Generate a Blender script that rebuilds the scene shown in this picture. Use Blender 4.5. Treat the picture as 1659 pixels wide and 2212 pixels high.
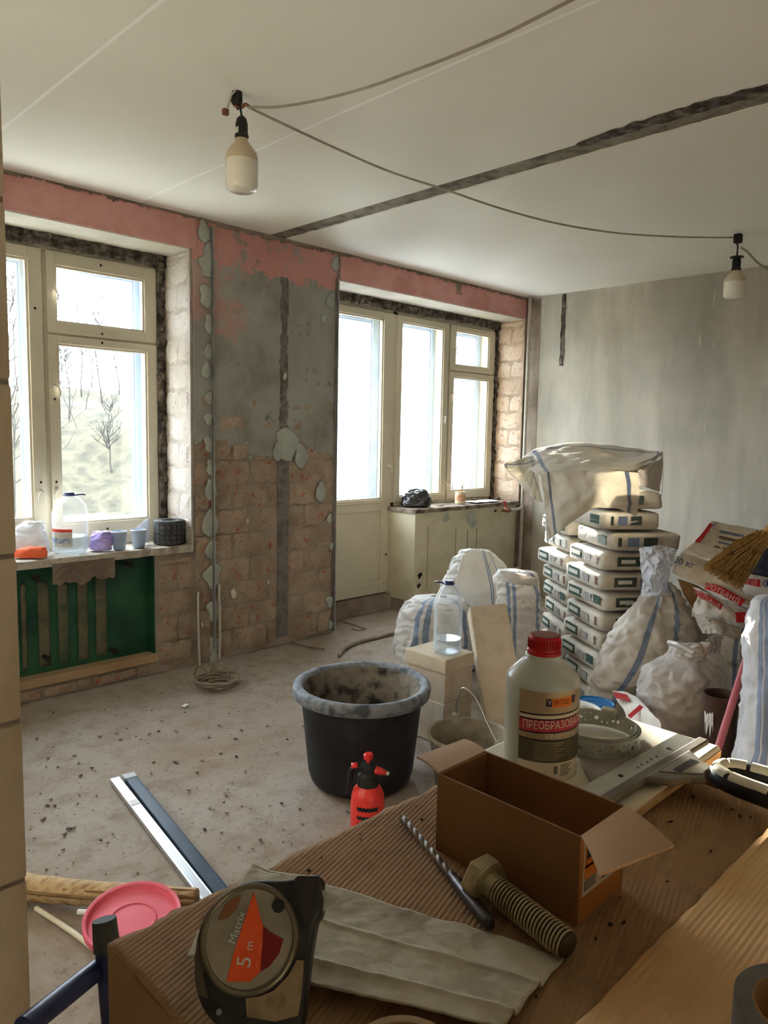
import bpy, bmesh, math, random
from mathutils import Vector, Matrix, noise
random.seed(7)
sc = bpy.context.scene
for o in list(bpy.data.objects):
    bpy.data.objects.remove(o)
COL = sc.collection
PI = math.pi

# ------------------------------------------------------------------ camera
FPX, YAW, PITCH, ROLL, CAMH = 1610.0, 0.7817, 0.104, 0.0192, 1.394
_f = Vector((math.sin(YAW)*math.cos(PITCH), math.cos(YAW)*math.cos(PITCH), -math.sin(PITCH)))
_r = Vector((math.cos(YAW), -math.sin(YAW), 0))
_u = _r.cross(_f)
_r2 = _r*math.cos(ROLL) + _u*math.sin(ROLL)
_u2 = _r2.cross(_f)
CAM = Vector((0, 0, CAMH))
RM = Matrix((_r2, _u2, -_f)).transposed()
cam = bpy.data.cameras.new('camera')
cam.sensor_fit = 'VERTICAL'; cam.sensor_height = 36.0
cam.lens = 36.0*FPX/2212.0
cam.clip_start = 0.02; cam.clip_end = 500
camo = bpy.data.objects.new('camera', cam); COL.objects.link(camo)
camo.matrix_world = Matrix.Translation(CAM) @ RM.to_4x4()
sc.camera = camo

# ------------------------------------------------------------------ light
w = bpy.data.worlds.new('hazy_sky'); sc.world = w; w.use_nodes = True
wn = w.node_tree.nodes; wn.clear()
wo = wn.new('ShaderNodeOutputWorld'); wb = wn.new('ShaderNodeBackground')
wb.inputs[0].default_value = (0.88, 0.955, 1.0, 1); wb.inputs[1].default_value = 6.0
w.node_tree.links.new(wb.outputs[0], wo.inputs[0])

def ray(px, py):
    return RM @ Vector(((px-829.5)/FPX, -(py-1106.0)/FPX, -1.0))
def hit(px, py, ax, v):
    r = ray(px, py); return CAM + r*((v-CAM[ax])/r[ax])
def HZ(px, py, z=0.0): return hit(px, py, 2, z)
def HY(px, py, y): return hit(px, py, 1, y)
def HX(px, py, x): return hit(px, py, 0, x)
def HD(px, py, d): return CAM + ray(px, py)*d
def HP(px, py, p, n):
    r = ray(px, py); return CAM + r*((p-CAM).dot(n)/r.dot(n))

_az, _el = math.radians(35.6), math.radians(6.2)      # low sun, hidden from the camera behind the pier
SUNDIR = Vector((math.sin(_az)*math.cos(_el), math.cos(_az)*math.cos(_el), math.sin(_el)))
sun = bpy.data.lights.new('sun', 'SUN'); sun.energy = 22.0; sun.angle = 0.012
sun.color = (1.0, 0.91, 0.76)
suno = bpy.data.objects.new('sun', sun); COL.objects.link(suno)
suno.rotation_euler = SUNDIR.to_track_quat('Z', 'Y').to_euler(); suno.location = SUNDIR*60
YW, YF, YO, XR, H = 3.875, 4.175, 4.40, 5.57, 2.6
def portal(x0, x1, z0, z1, y, flip):
    l = bpy.data.lights.new('window_portal', 'AREA'); l.shape = 'RECTANGLE'
    l.size = x1-x0; l.size_y = z1-z0; l.cycles.is_portal = True
    o = bpy.data.objects.new('window_portal', l); COL.objects.link(o)
    o.location = ((x0+x1)/2, y, (z0+z1)/2); o.rotation_euler = (-PI/2 if not flip else PI/2, 0, 0)
portal(0.86, 2.24, 0.74, 2.40, YO+0.02, False)
portal(3.36, 5.54, 0.15, 2.40, YO+0.02, False)
sc.view_settings.view_transform = 'Standard'; sc.view_settings.look = 'None'
sc.view_settings.gamma = 1.0; sc.view_settings.use_curve_mapping = False
sc.view_settings.exposure = 2.1
try:
    sc.cycles.use_denoising = True
    sc.cycles.max_bounces = 14; sc.cycles.diffuse_bounces = 8; sc.cycles.transparent_max_bounces = 24
    sc.cycles.transmission_bounces = 10; sc.cycles.sample_clamp_indirect = 12
    sc.cycles.caustics_reflective = False; sc.cycles.caustics_refractive = False
except Exception:
    pass

# ------------------------------------------------------------------ mesh helpers
class MB:
    def __init__(s): s.v = []; s.f = []; s.uv = None; s.mi = None
    def add(s, v, f):
        n = len(s.v); s.v += [Vector(p) for p in v]; s.f += [tuple(i+n for i in q) for q in f]; return s
    def box(s, c, d, m=None):
        x, y, z = d[0]/2, d[1]/2, d[2]/2
        v = [Vector((a, b, e)) for a in (-x, x) for b in (-y, y) for e in (-z, z)]
        if m is not None: v = [m @ p for p in v]
        c = Vector(c)
        return s.add([p+c for p in v], [(0,1,3,2),(4,6,7,5),(0,4,5,1),(2,3,7,6),(0,2,6,4),(1,5,7,3)])
    def ext(s, x0, x1, y0, y1, z0, z1):
        return s.box(((x0+x1)/2, (y0+y1)/2, (z0+z1)/2), (x1-x0, y1-y0, z1-z0))
    def tube(s, pts, r, n=8, caps=True):
        pts = [Vector(p) for p in pts]; rs = r if isinstance(r, (list, tuple)) else [r]*len(pts)
        vs = []; up = None
        for i, p in enumerate(pts):
            t = (pts[min(i+1, len(pts)-1)]-pts[max(i-1, 0)])
            if t.length < 1e-9: t = Vector((0,0,1))
            t.normalize()
            if up is None:
                up = Vector((0,0,1)) if abs(t.z) < 0.9 else Vector((1,0,0))
            a = t.cross(up)
            if a.length < 1e-6: a = t.orthogonal()
            a.normalize(); b = a.cross(t).normalized(); up = b
            for k in range(n):
                q = 2*PI*k/n; vs.append(p + (a*math.cos(q)+b*math.sin(q))*rs[i])
        fs = []
        for i in range(len(pts)-1):
            for k in range(n):
                k2 = (k+1) % n; fs.append((i*n+k, i*n+k2, (i+1)*n+k2, (i+1)*n+k))
        if caps:
            fs.append(tuple(range(n))[::-1]); fs.append(tuple((len(pts)-1)*n+k for k in range(n)))
        return s.add(vs, fs)
    def lathe(s, prof, n=32, c=(0,0,0), m=None, caps=True, fn=None):
        c = Vector(c); vs = []
        for (r, z) in prof:
            for k in range(n):
                q = 2*PI*k/n; p = Vector((r*math.cos(q), r*math.sin(q), z))
                if fn: p = fn(p, q)
                if m is not None: p = m @ p
                vs.append(p+c)
        fs = []
        for i in range(len(prof)-1):
            for k in range(n):
                k2 = (k+1) % n; fs.append((i*n+k, i*n+k2, (i+1)*n+k2, (i+1)*n+k))
        if caps:
            if prof[0][0] > 1e-6: fs.append(tuple(range(n))[::-1])
            if prof[-1][0] > 1e-6: fs.append(tuple((len(prof)-1)*n+k for k in range(n)))
        return s.add(vs, fs)
    def prism(s, poly, z0, z1, m=None):
        n = len(poly); vs = [Vector((p[0], p[1], z0)) for p in poly]+[Vector((p[0], p[1], z1)) for p in poly]
        if m is not None: vs = [m @ p for p in vs]
        return s.add(vs, [tuple(range(n))[::-1], tuple(range(n, 2*n))]+[(i, (i+1) % n, n+(i+1) % n, n+i) for i in range(n)])
    def grid(s, fn, nu, nv, wrap=False, uv=True, keep=None):
        n0 = len(s.v)
        if s.uv is None and uv: s.uv = {}
        cu = nu if wrap else nu+1
        for j in range(nv+1):
            for i in range(cu):
                s.v.append(Vector(fn(i/nu, j/nv)))
                if uv: s.uv[len(s.v)-1] = (i/nu, j/nv)
        for j in range(nv):
            for i in range(nu):
                if keep and not keep((i+.5)/nu, (j+.5)/nv): continue
                i2 = (i+1) % cu if wrap else i+1
                s.f.append((n0+j*cu+i, n0+j*cu+i2, n0+(j+1)*cu+i2, n0+(j+1)*cu+i))
        return s
    def build(s, name, mat, parent=None, smooth=False, bevel=0, seg=2, solid=0, off=0, sub=0, world=False, auto=None, merge=0):
        me = bpy.data.meshes.new(name)
        vs = s.v
        if world and parent is not None:
            inv = world_mat(parent).inverted(); vs = [inv @ p for p in vs]
        me.from_pydata([tuple(p) for p in vs], [], s.f)
        if s.uv:
            ul = me.uv_layers.new(name='UVMap')
            for lp in me.loops:
                if lp.vertex_index in s.uv: ul.data[lp.index].uv = s.uv[lp.vertex_index]
        if bevel or merge:
            bm = bmesh.new(); bm.from_mesh(me)
            if merge: bmesh.ops.remove_doubles(bm, verts=bm.verts, dist=merge)
            if bevel:
                bmesh.ops.recalc_face_normals(bm, faces=bm.faces)
                es = [e for e in bm.edges if len(e.link_faces) == 2 and e.calc_face_angle(0) > 0.5]
                bmesh.ops.bevel(bm, geom=es, offset=bevel, segments=seg, affect='EDGES', profile=0.5)
            bm.to_mesh(me); bm.free()
        else:
            bm = bmesh.new(); bm.from_mesh(me); bmesh.ops.recalc_face_normals(bm, faces=bm.faces); bm.to_mesh(me); bm.free()
        if smooth:
            for p in me.polygons: p.use_smooth = True
            if auto:
                try: me.set_sharp_from_angle(angle=auto)
                except Exception: pass
        ms = mat if isinstance(mat, (list, tuple)) else [mat]
        for m in ms: me.materials.append(m)
        o = bpy.data.objects.new(name, me); COL.objects.link(o)
        if parent is not None: o.parent = parent
        if solid:
            md = o.modifiers.new('thickness', 'SOLIDIFY'); md.thickness = solid; md.offset = off
        if sub:
            md = o.modifiers.new('smooth', 'SUBSURF'); md.levels = sub; md.render_levels = sub
        return o

def world_mat(o):
    m = Matrix.LocRotScale(o.location, o.rotation_euler, o.scale)
    return world_mat(o.parent) @ m if o.parent else m
def tag(o, label=None, cat=None, group=None, kind=None):
    if label: o['label'] = label
    if cat: o['category'] = cat
    if group: o['group'] = group
    if kind: o['kind'] = kind
    return o
def thing(name, label, cat, loc=(0,0,0), rz=0, group=None, rot=None):
    o = bpy.data.objects.new(name, None); COL.objects.link(o); o.empty_display_size = 0.05
    o.location = loc; o.rotation_euler = rot if rot else (0, 0, rz)
    return tag(o, label, cat, group)
def struct(o): o['kind'] = 'structure'; return o
def copy_part(o, parent, loc=None, rot=None, scale=None, mat=None):
    c = o.copy(); COL.objects.link(c); c.parent = parent
    if loc is not None: c.location = loc
    if rot is not None: c.rotation_euler = rot
    if scale is not None: c.scale = scale
    return c
def copy_tree(o, parent=None):
    c = o.copy(); COL.objects.link(c); c.parent = parent
    for ch in list(o.children): copy_tree(ch, c)
    return c
def N3(p, s=1.0, o=0.0): return noise.noise(Vector((p[0]*s+o, p[1]*s+o*1.7, p[2]*s-o)))
def crease(p, s, o=0.0):                       # ridged noise: sharp folds
    return 1.0-2.0*abs(noise.noise(Vector((p[0]*s+o, p[1]*s-o, p[2]*s+o*.5))))
def lerp(a, b, t): return a+(b-a)*t
def catmull(pts, n):
    pts = [Vector(p) for p in pts]; out = []
    m = len(pts)-1
    for i in range(n+1):
        t = i/n*m; k = min(int(t), m-1); q = t-k
        p0 = pts[max(k-1, 0)]; p1 = pts[k]; p2 = pts[k+1]; p3 = pts[min(k+2, m)]
        out.append(0.5*((2*p1)+(p2-p0)*q+(2*p0-5*p1+4*p2-p3)*q*q+(3*p1-p0-3*p2+p3)*q**3))
    return out
def text_part(s, size, mat, parent, mtx, ext=0.0003, warp=None, name='lettering', align='CENTER', sx=1.0):
    cu = bpy.data.curves.new('lettering', 'FONT'); cu.body = s; cu.size = size
    cu.align_x = align; cu.align_y = 'CENTER'; cu.extrude = ext
    to = bpy.data.objects.new('lettering_curve', cu); COL.objects.link(to)
    dg = bpy.context.evaluated_depsgraph_get()
    me = bpy.data.meshes.new_from_object(to.evaluated_get(dg))
    bpy.data.objects.remove(to); bpy.data.curves.remove(cu)
    if warp:
        bm = bmesh.new(); bm.from_mesh(me)
        bmesh.ops.triangulate(bm, faces=bm.faces)
        bmesh.ops.subdivide_edges(bm, edges=[e for e in bm.edges if e.calc_length() > size*.25], cuts=2)
        bm.to_mesh(me); bm.free()
    for v in me.vertices:
        p = Vector((v.co.x*sx, v.co.y, v.co.z))
        v.co = warp(p) if warp else mtx @ p
    me.materials.clear(); me.materials.append(mat)
    o = bpy.data.objects.new(name, me); COL.objects.link(o); o.parent = parent
    return o
def frame3(o, a, b):                           # matrix with origin o, x along a, y towards b
    a = Vector(a).normalized(); n = a.cross(Vector(b)).normalized(); b2 = n.cross(a)
    m = Matrix((a, b2, n)).transposed().to_4x4(); m.translation = Vector(o); return m

# ------------------------------------------------------------------ material helpers
class NT:
    def __init__(s, name):
        s.m = bpy.data.materials.new(name); s.m.use_nodes = True
        s.t = s.m.node_tree; s.t.nodes.clear()
        s.out = s.t.nodes.new('ShaderNodeOutputMaterial')
    def n(s, typ, **k):
        x = s.t.nodes.new('ShaderNode'+typ)
        for a, b in k.items():
            if a.startswith('i_'): x.inputs[a[2:].replace('_', ' ')].default_value = b
            else: setattr(x, a, b)
        return x
    def l(s, a, b): s.t.links.new(a, b)
    def pos(s, stretch=(1,1,1), rotz=0):
        g = s.n('NewGeometry'); mp = s.n('Mapping'); mp.inputs['Scale'].default_value = stretch
        mp.inputs['Rotation'].default_value = (0, 0, rotz)
        s.l(g.outputs['Position'], mp.inputs['Vector']); return mp.outputs[0]
    def noise(s, vec, scale, detail=6, rough=.55, dist=0):
        x = s.n('TexNoise'); x.inputs['Scale'].default_value = scale; x.inputs['Detail'].default_value = detail
        x.inputs['Roughness'].default_value = rough; x.inputs['Distortion'].default_value = dist
        s.l(vec, x.inputs['Vector']); return x.outputs['Fac']
    def ramp(s, fac, stops):
        x = s.n('ValToRGB'); e = x.color_ramp.elements
        while len(e) < len(stops): e.new(0.5)
        for q, (p, c) in zip(e, stops): q.position = p; q.color = (*c, 1) if len(c) == 3 else c
        s.l(fac, x.inputs[0]); return x.outputs[0]
    def math(s, op, a, b=None, c=None, clamp=False):
        x = s.n('Math', operation=op); x.use_clamp = clamp
        for i, q in enumerate((a, b, c)):
            if q is None: continue
            if isinstance(q, (int, float)): x.inputs[i].default_value = q
            else: s.l(q, x.inputs[i])
        return x.outputs[0]
    def mix(s, fac, a, b, mode='MIX'):
        x = s.n('Mix', data_type='RGBA', blend_type=mode)
        for i, q in ((0, fac), (6, a), (7, b)):
            if isinstance(q, (int, float)): x.inputs[i].default_value = q
            elif isinstance(q, tuple): x.inputs[i].default_value = (*q, 1)
            else: s.l(q, x.inputs[i])
        return x.outputs[2]
    def bsdf(s, col, rough=.8, metal=0, bump=None, bstr=.3, bdist=.01, spec=.3, **k):
        b = s.n('BsdfPrincipled')
        for nm, q in (('Base Color', col), ('Roughness', rough), ('Metallic', metal), ('Specular IOR Level', spec)):
            if isinstance(q, (int, float)): b.inputs[nm].default_value = q
            elif isinstance(q, tuple): b.inputs[nm].default_value = (*q, 1)
            else: s.l(q, b.inputs[nm])
        for a, q in k.items(): b.inputs[a.replace('_', ' ')].default_value = q
        if bump is not None:
            bp = s.n('Bump'); bp.inputs['Strength'].default_value = bstr; bp.inputs['Distance'].default_value = bdist
            s.l(bump, bp.inputs['Height']); s.l(bp.outputs[0], b.inputs['Normal'])
        s.l(b.outputs[0], s.out.inputs[0]); s.b = b
        return s.m
def sr(r, g, b):                               # 0-255 sRGB to linear
    f = lambda c: ((c/255+0.055)/1.055)**2.4 if c > 10 else c/255/12.92
    return (f(r), f(g), f(b))
def pm(name, cols, scale=6, rough=.8, bump=.25, bscale=40, bdist=.004, metal=0, spec=.3, stretch=(1,1,1), rnd=0, detail=6, lo=.35, hi=.65, **k):
    t = NT(name); v = t.pos(stretch); f = t.noise(v, scale, detail)
    n = len(cols)
    c = t.ramp(f, [(lo+(hi-lo)*i/max(n-1, 1), q) for i, q in enumerate(cols)]) if n > 1 else cols[0]
    if rnd:
        oi = t.n('ObjectInfo'); hs = t.n('HueSaturation')
        t.l(t.math('MULTIPLY_ADD', oi.outputs['Random'], 2*rnd, 1-rnd), hs.inputs['Value'])
        if isinstance(c, tuple): hs.inputs['Color'].default_value = (*c, 1)
        else: t.l(c, hs.inputs['Color'])
        c = hs.outputs[0]
    bm = t.noise(v, bscale, 5) if bump else None
    return t.bsdf(c, rough, metal, bm, bump, bdist, spec, **k)
# ------------------------------------------------------------------ materials of the room
def floor_mat():
    t = NT('dusty_screed'); v = t.pos()
    a = t.noise(v, 1.3, 8, .6, .4); b = t.noise(v, 9, 8, .65); d = t.noise(v, 60, 6, .6)
    c = t.ramp(a, [(.30, sr(148,132,116)), (.5, sr(161,150,139)), (.7, sr(170,164,157))])
    c = t.mix(t.ramp(b, [(.34, (.55,.55,.55)), (.52, (0,0,0))]), c, sr(130,113,98))
    c = t.mix(t.ramp(d, [(.30, (.7,.7,.7)), (.42, (0,0,0))]), c, sr(104,92,82))
    h = t.math('ADD', t.math('MULTIPLY', b, 2.0), t.math('MULTIPLY', d, .5))
    return t.bsdf(c, .93, 0, h, .55, .012, .15)
def ceil_mat():
    t = NT('whitewashed_ceiling'); v = t.pos()
    a = t.noise(v, .8, 5); d = t.noise(v, 120, 4)
    return t.bsdf(t.ramp(a, [(.35, sr(232,229,219)), (.65, sr(240,238,230))]), .85, 0, d, .06, .002, .25)
def wall_r_mat():
    t = NT('raw_grey_plaster'); v = t.pos((1,1,.16)); g = t.pos()
    a = t.noise(v, 5, 7, .6, .3); b = t.noise(g, 1.1, 5); d = t.noise(g, 70, 4); e = t.noise(v, 16, 5, .6)
    c = t.ramp(a, [(.32, sr(166,160,147)), (.5, sr(180,174,160)), (.68, sr(193,187,173))])
    c = t.mix(t.ramp(b, [(.45, (0,0,0)), (.66, (.75,.75,.75))]), c, sr(148,147,140))
    c = t.mix(t.ramp(e, [(.63, (0,0,0)), (.72, (.6,.6,.6))]), c, sr(208,203,190))
    return t.bsdf(c, .9, 0, t.math('ADD', t.math('MULTIPLY', e, 1.2), d), .35, .006, .2)
def pier_mat(name, base, pink_z, patch=True):
    t = NT(name); v = t.pos()
    a = t.noise(v, 3.2, 8, .6, .3); d = t.noise(v, 55, 6, .65); e = t.noise(v, 11, 7, .65)
    c = t.ramp(a, [(.33, base[0]), (.5, base[1]), (.67, base[2])])
    c = t.mix(t.ramp(e, [(.62, (0,0,0)), (.70, (.7,.7,.7))]), c, sr(84,76,70))
    s = t.n('SeparateXYZ'); t.l(v, s.inputs[0])
    zz = t.math('MULTIPLY_ADD', t.math('SUBTRACT', e, .5), .35, s.outputs['Z'])
    c = t.mix(t.math('MULTIPLY', t.math('GREATER_THAN', zz, pink_z), t.ramp(e, [(.36, (.1,.1,.1)), (.46, (.85,.85,.85))])), c, sr(201,142,136))
    if patch:
        q = t.math('LESS_THAN', t.math('MULTIPLY_ADD', t.math('SUBTRACT', e, .5), .9, s.outputs['X']), 2.68)
        q = t.math('MULTIPLY', q, t.math('GREATER_THAN', t.math('MULTIPLY_ADD', t.math('SUBTRACT', a, .5), 1.2, zz), 1.98))
        c = t.mix(t.math('MULTIPLY', q, t.ramp(e, [(.44, (0,0,0)), (.56, (.6,.6,.6))])), c, sr(186,136,128))
    return t.bsdf(c, .92, 0, t.math('ADD', t.math('MULTIPLY', e, 2), d), .5, .008, .15)
def brick_mat(name, dust, red, amt, rnd):
    t = NT(name); v = t.pos()
    a = t.noise(v, 6, 8, .65, .5); b = t.noise(v, 17, 8, .7); d = t.noise(v, 60, 6, .65)
    c = t.ramp(a, [(.35, dust[0]), (.6, dust[1])])
    c = t.mix(t.ramp(b, [(amt, (0,0,0)), (amt+.07, (.85,.85,.85))]), c, red)
    c = t.mix(t.ramp(d, [(.32, (.7,.7,.7)), (.42, (0,0,0))]), c, sr(70,58,50))
    oi = t.n('ObjectInfo'); hs = t.n('HueSaturation'); t.l(c, hs.inputs['Color'])
    t.l(t.math('MULTIPLY_ADD', oi.outputs['Random'], 2*rnd, 1-rnd), hs.inputs['Value'])
    return t.bsdf(hs.outputs[0], .93, 0, t.math('ADD', t.math('MULTIPLY', b, 1.5), d), .8, .01, .15)
def glass_mat(name, tint=(.97,.985,1.0), refl=.03, dirt=.02, rough=.02):
    t = NT(name); tr = t.n('BsdfTransparent'); tr.inputs[0].default_value = (*tint, 1)
    gl = t.n('BsdfGlossy'); gl.inputs['Roughness'].default_value = rough
    df = t.n('BsdfDiffuse'); df.inputs[0].default_value = (.8, .8, .78, 1)
    v = t.pos(); a = t.noise(v, 7, 8, .7)
    m1 = t.n('MixShader'); t.l(t.math('MULTIPLY', t.ramp(a, [(.4, (0,0,0)), (.8, (1,1,1))]), dirt*2), m1.inputs[0])
    t.l(tr.outputs[0], m1.inputs[1]); t.l(df.outputs[0], m1.inputs[2])
    lw = t.n('LayerWeight'); lw.inputs[0].default_value = .25
    m2 = t.n('MixShader'); t.l(t.math('MULTIPLY_ADD', lw.outputs['Facing'], .18, refl, clamp=True), m2.inputs[0])
    t.l(m1.outputs[0], m2.inputs[1]); t.l(gl.outputs[0], m2.inputs[2]); t.l(m2.outputs[0], t.out.inputs[0])
    return t.m
M_floor = floor_mat(); M_ceil = ceil_mat(); M_wallR = wall_r_mat()
M_mortar = pm('mortar', [sr(116,102,90), sr(140,126,112), sr(152,140,128)], 5, .95, .6, 45, .01)
M_coat = pier_mat('old_grey_plaster', (sr(130,126,117), sr(150,149,142), sr(160,162,156)), 2.36)
M_pink = pm('pink_distemper', [sr(190,138,130), sr(200,150,143), sr(182,130,122)], 4, .9, .2, 30, .004)
M_soffit = pm('cream_soffit', [sr(188,183,170), sr(204,199,187)], 5, .85, .2, 30, .004)
M_brick = brick_mat('dusty_red_brick', (sr(148,127,108), sr(172,154,135)), sr(166,88,64), .565, .10)
M_brickw = brick_mat('whitewashed_brick', (sr(182,174,166), sr(198,191,185)), sr(160,116,100), .66, .08)
M_brickp = brick_mat('pale_pink_brick', (sr(204,178,154), sr(214,196,178)), sr(180,118,96), .58, .08)
M_rough = pm('rough_rubble', [sr(48,42,38), sr(92,84,76), sr(134,126,114)], 22, .95, 1.0, 50, .02)
M_beacon = pm('beacon_plaster', [sr(150,154,145), sr(168,172,163)], 9, .85, .3, 60, .004)
M_cream = pm('cream_oil_paint', [sr(192,185,164), sr(204,197,177)], 3, .45, .12, 25, .003, spec=.4)
M_creamw = pm('scuffed_cream_wall_paint', [sr(178,170,146), sr(196,189,166), sr(186,178,156)], 3, .6, .25, 20, .005)
M_outer = pm('skylit_blue_outer_sash', [sr(168,186,214), sr(188,203,226)], 4, .5, .1)  # blue of the skylight on reveals and sashes put into the paint colour
M_glass = glass_mat('window_glass')
M_green = pm('dark_green_paint', [sr(8,48,34), sr(18,66,46), sr(40,88,58)], 4, .45, .3, 30, .004, spec=.4)
M_dust_highlight = pm('dust_highlight_green', [sr(84,84,66), sr(106,100,80), sr(70,84,64)], 8, .85, .3, 40, .004)
M_tan = pm('tan_ledge', [sr(158,130,98), sr(172,146,114)], 5, .8, .3)
M_block = pm('aerated_concrete', [sr(188,172,148), sr(204,190,168), sr(196,182,160)], 8, .95, .7, 120, .004)
M_pipe = pm('grey_painted_pipe', [sr(176,170,156), sr(196,190,178)], 6, .5, .15)
M_metal = pm('dull_steel', [sr(150,150,148), sr(178,178,176)], 8, .4, .1, metal=.9)
M_dark = pm('dark_void', [sr(30,27,25), sr(48,44,40)], 12, .9, .4)

# ------------------------------------------------------------------ floor, ceiling
XL, YB = -2.2, -2.6
fl = MB().grid(lambda u, v: (lerp(XL, 6.0, u), lerp(YB, YW+.35, v), 0.004*N3((u*8.2, v*6.8, 0), 3.1)+0.003*N3((u*8.2, v*6.8, 0), 9)-.004), 160, 130, uv=False)
fl = struct(fl.build('floor', M_floor, smooth=True))
def gx(px, py): return HZ(px, py, H).x
gA, gB = gx(800, 444), gx(800, 466)            # the open joint between two ceiling slabs
ce = bpy.data.objects.new('ceiling', None); COL.objects.link(ce); struct(ce)
MB().ext(XL, gA, YB, YW+.1, H, H+.16).build('slab', M_ceil, ce)
MB().ext(gB, XR+.1, YB, YW+.1, H, H+.16).build('slab', M_ceil, ce)
M_joint = pm('joint_mortar', [sr(96,90,78), sr(132,126,112), sr(150,144,130)], 14, .95, .8, 40, .012)
MB().grid(lambda u, v: (lerp(gA-.005, gB+.005, u), lerp(YB, YW+.1, v), H+.007+.004*N3((u*.3, v*6.5, 0), 14)), 8, 260, uv=False).build('joint_mortar', M_joint, ce)
def chip(u, v):                                 # the broken-out stretch near the camera
    y = lerp(0.85, 1.75, v); wd = math.sin(PI*v)**.5*.05*(1+.5*N3((v*9, 1, 0), 2))
    return (lerp(gA-wd-.005, gA+.03, u), y, H-.002-.002*math.sin(PI*u)+.004*N3((u*.3, v*3, 0), 12))
MB().grid(chip, 10, 60, uv=False).build('broken_edge', M_rough, ce)
for sx, y0 in ((1.952, 1.15), (1.114, -.4)):    # plaster seams along the other slab joints
    MB().grid(lambda u, v: (sx+(u-.5)*.014+.003*N3((v*4, sx, 0), 3), lerp(y0, YW, v), H-.0004-.0008*math.sin(PI*u)), 4, 60, uv=False).build('seam', pm('white_seam', [sr(252,251,247)], 4, .8, 0), ce)

# ------------------------------------------------------------------ window wall
wf = MB()
wf.ext(-.2, .84, YW, YO, 0, H).ext(2.265, 3.36, YW, YO, 0, H).ext(.84, 2.265, YW, YO, 2.42, H).ext(3.36, XR+.2, YW, YO, 2.42, H)
wf.ext(.84, 2.02, YW+.07, YO, .07, .685).ext(.84, 2.02, YW, YO, 0, .07).ext(2.02, 2.265, YW, YO, 0, .685)
wf.ext(4.19, XR+.2, YW+.006, YO, 0, .80).ext(5.545, XR+.2, YW, YO, .80, 2.42).ext(3.36, 4.19, YW+.24, YO, 0, .125)
wf = struct(wf.build('wall_front', M_mortar))
def rough_strip(x0, x1, z0, z1, y, amp=.03, nx=90, nz=8):
    MB().grid(lambda u, v: (lerp(x0, x1, u), y-amp*.3-amp*(abs(N3((lerp(x0, x1, u), 0, lerp(z0, z1, v)), 16))+.6*crease((lerp(x0, x1, u), 3, lerp(z0, z1, v)), 30)*.5), lerp(z0, z1, v)), nx, nz, uv=False).build('rubble_strip', M_rough, wf, solid=.02)
rough_strip(.84, 2.265, 2.345, 2.425, YF-.01); rough_strip(3.36, 5.545, 2.345, 2.425, YF-.01, nx=140)
rough_strip(2.205, 2.268, .70, 2.425, YF+.005, nx=8, nz=110); rough_strip(5.515, 5.55, .80, 2.425, YF+.005, nx=6, nz=110)
MB().ext(.84, 2.265, YF+.02, YO, 2.34, 2.43).ext(2.21, 2.27, YF+.03, YO, .7, 2.43).ext(3.36, 5.55, YF+.02, YO, 2.34, 2.43).ext(5.53, 5.56, YF+.03, YO, .8, 2.43).ext(3.355, 3.39, YF+.03, YO, .12, 2.43).ext(.83, .91, YF+.03, YO, .7, 2.43).build('packing', M_rough, wf)
MB().ext(.84, 2.262, YW+.003, YF+.0, 2.412, 2.424).build('soffit', M_soffit, wf, bevel=.003)
MB().ext(3.363, 5.543, YW+.003, YF+.0, 2.412, 2.424).build('soffit', M_soffit, wf, bevel=.003)
def coat(name, x0, x1, z0, z1, y, mat, keep, nx, nz, amp=.006, solid=.01):
    def fn(u, v):
        x, z = lerp(x0, x1, u), lerp(z0, z1, v)
        return (x, y-amp*(N3((x, 0, z), 3)+.5*N3((x, 4, z), 12)+.3*N3((x, 9, z), 40)), z)
    return MB().grid(fn, nx, nz, uv=False, keep=(lambda u, v: keep(lerp(x0, x1, u), lerp(z0, z1, v)))).build(name, mat, wf, solid=solid, off=1, smooth=True)
rg = lambda x, z, s=14: N3((x, 2, z), s)+.5*N3((x, 5, z), s*2.7)
coat('pink_band', -.1, 2.305, 2.418, 2.595, YW-.008, M_pink, lambda x, z: z < 2.583+.016*rg(x, z) and x < 2.30+.012*rg(x, z), 260, 22, .002)
coat('pink_band', 3.385, 5.54, 2.418, 2.595, YW-.008, M_pink, lambda x, z: z < 2.578+.018*rg(x, z) and not (abs(x-4.62) < .035+.02*rg(x, z) and z > 2.5), 230, 22, .002)
XC = HY(612, 900, YW).x
coat('plaster_coat', 2.272, 3.355, 1.02, 2.592, YW-.008, M_coat,
     lambda x, z: z > 1.27+.16*rg(x, z, 5)+.05*rg(x, z, 19) and z < 2.575+.02*rg(x, z) and not (abs(x-XC) < .030+.014*rg(x, z, 9) and z < 2.36), 100, 150, .008)
MB().ext(XC-.045, XC+.045, YW-.004, YW+.002, .05, 2.37).build('chase', pm('chase_shade_grey', [sr(92,86,80), sr(122,116,110), sr(100,94,90)], 12, .95, .6), wf)  # darker strip: shade of the recessed chase put into the colour
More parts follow.
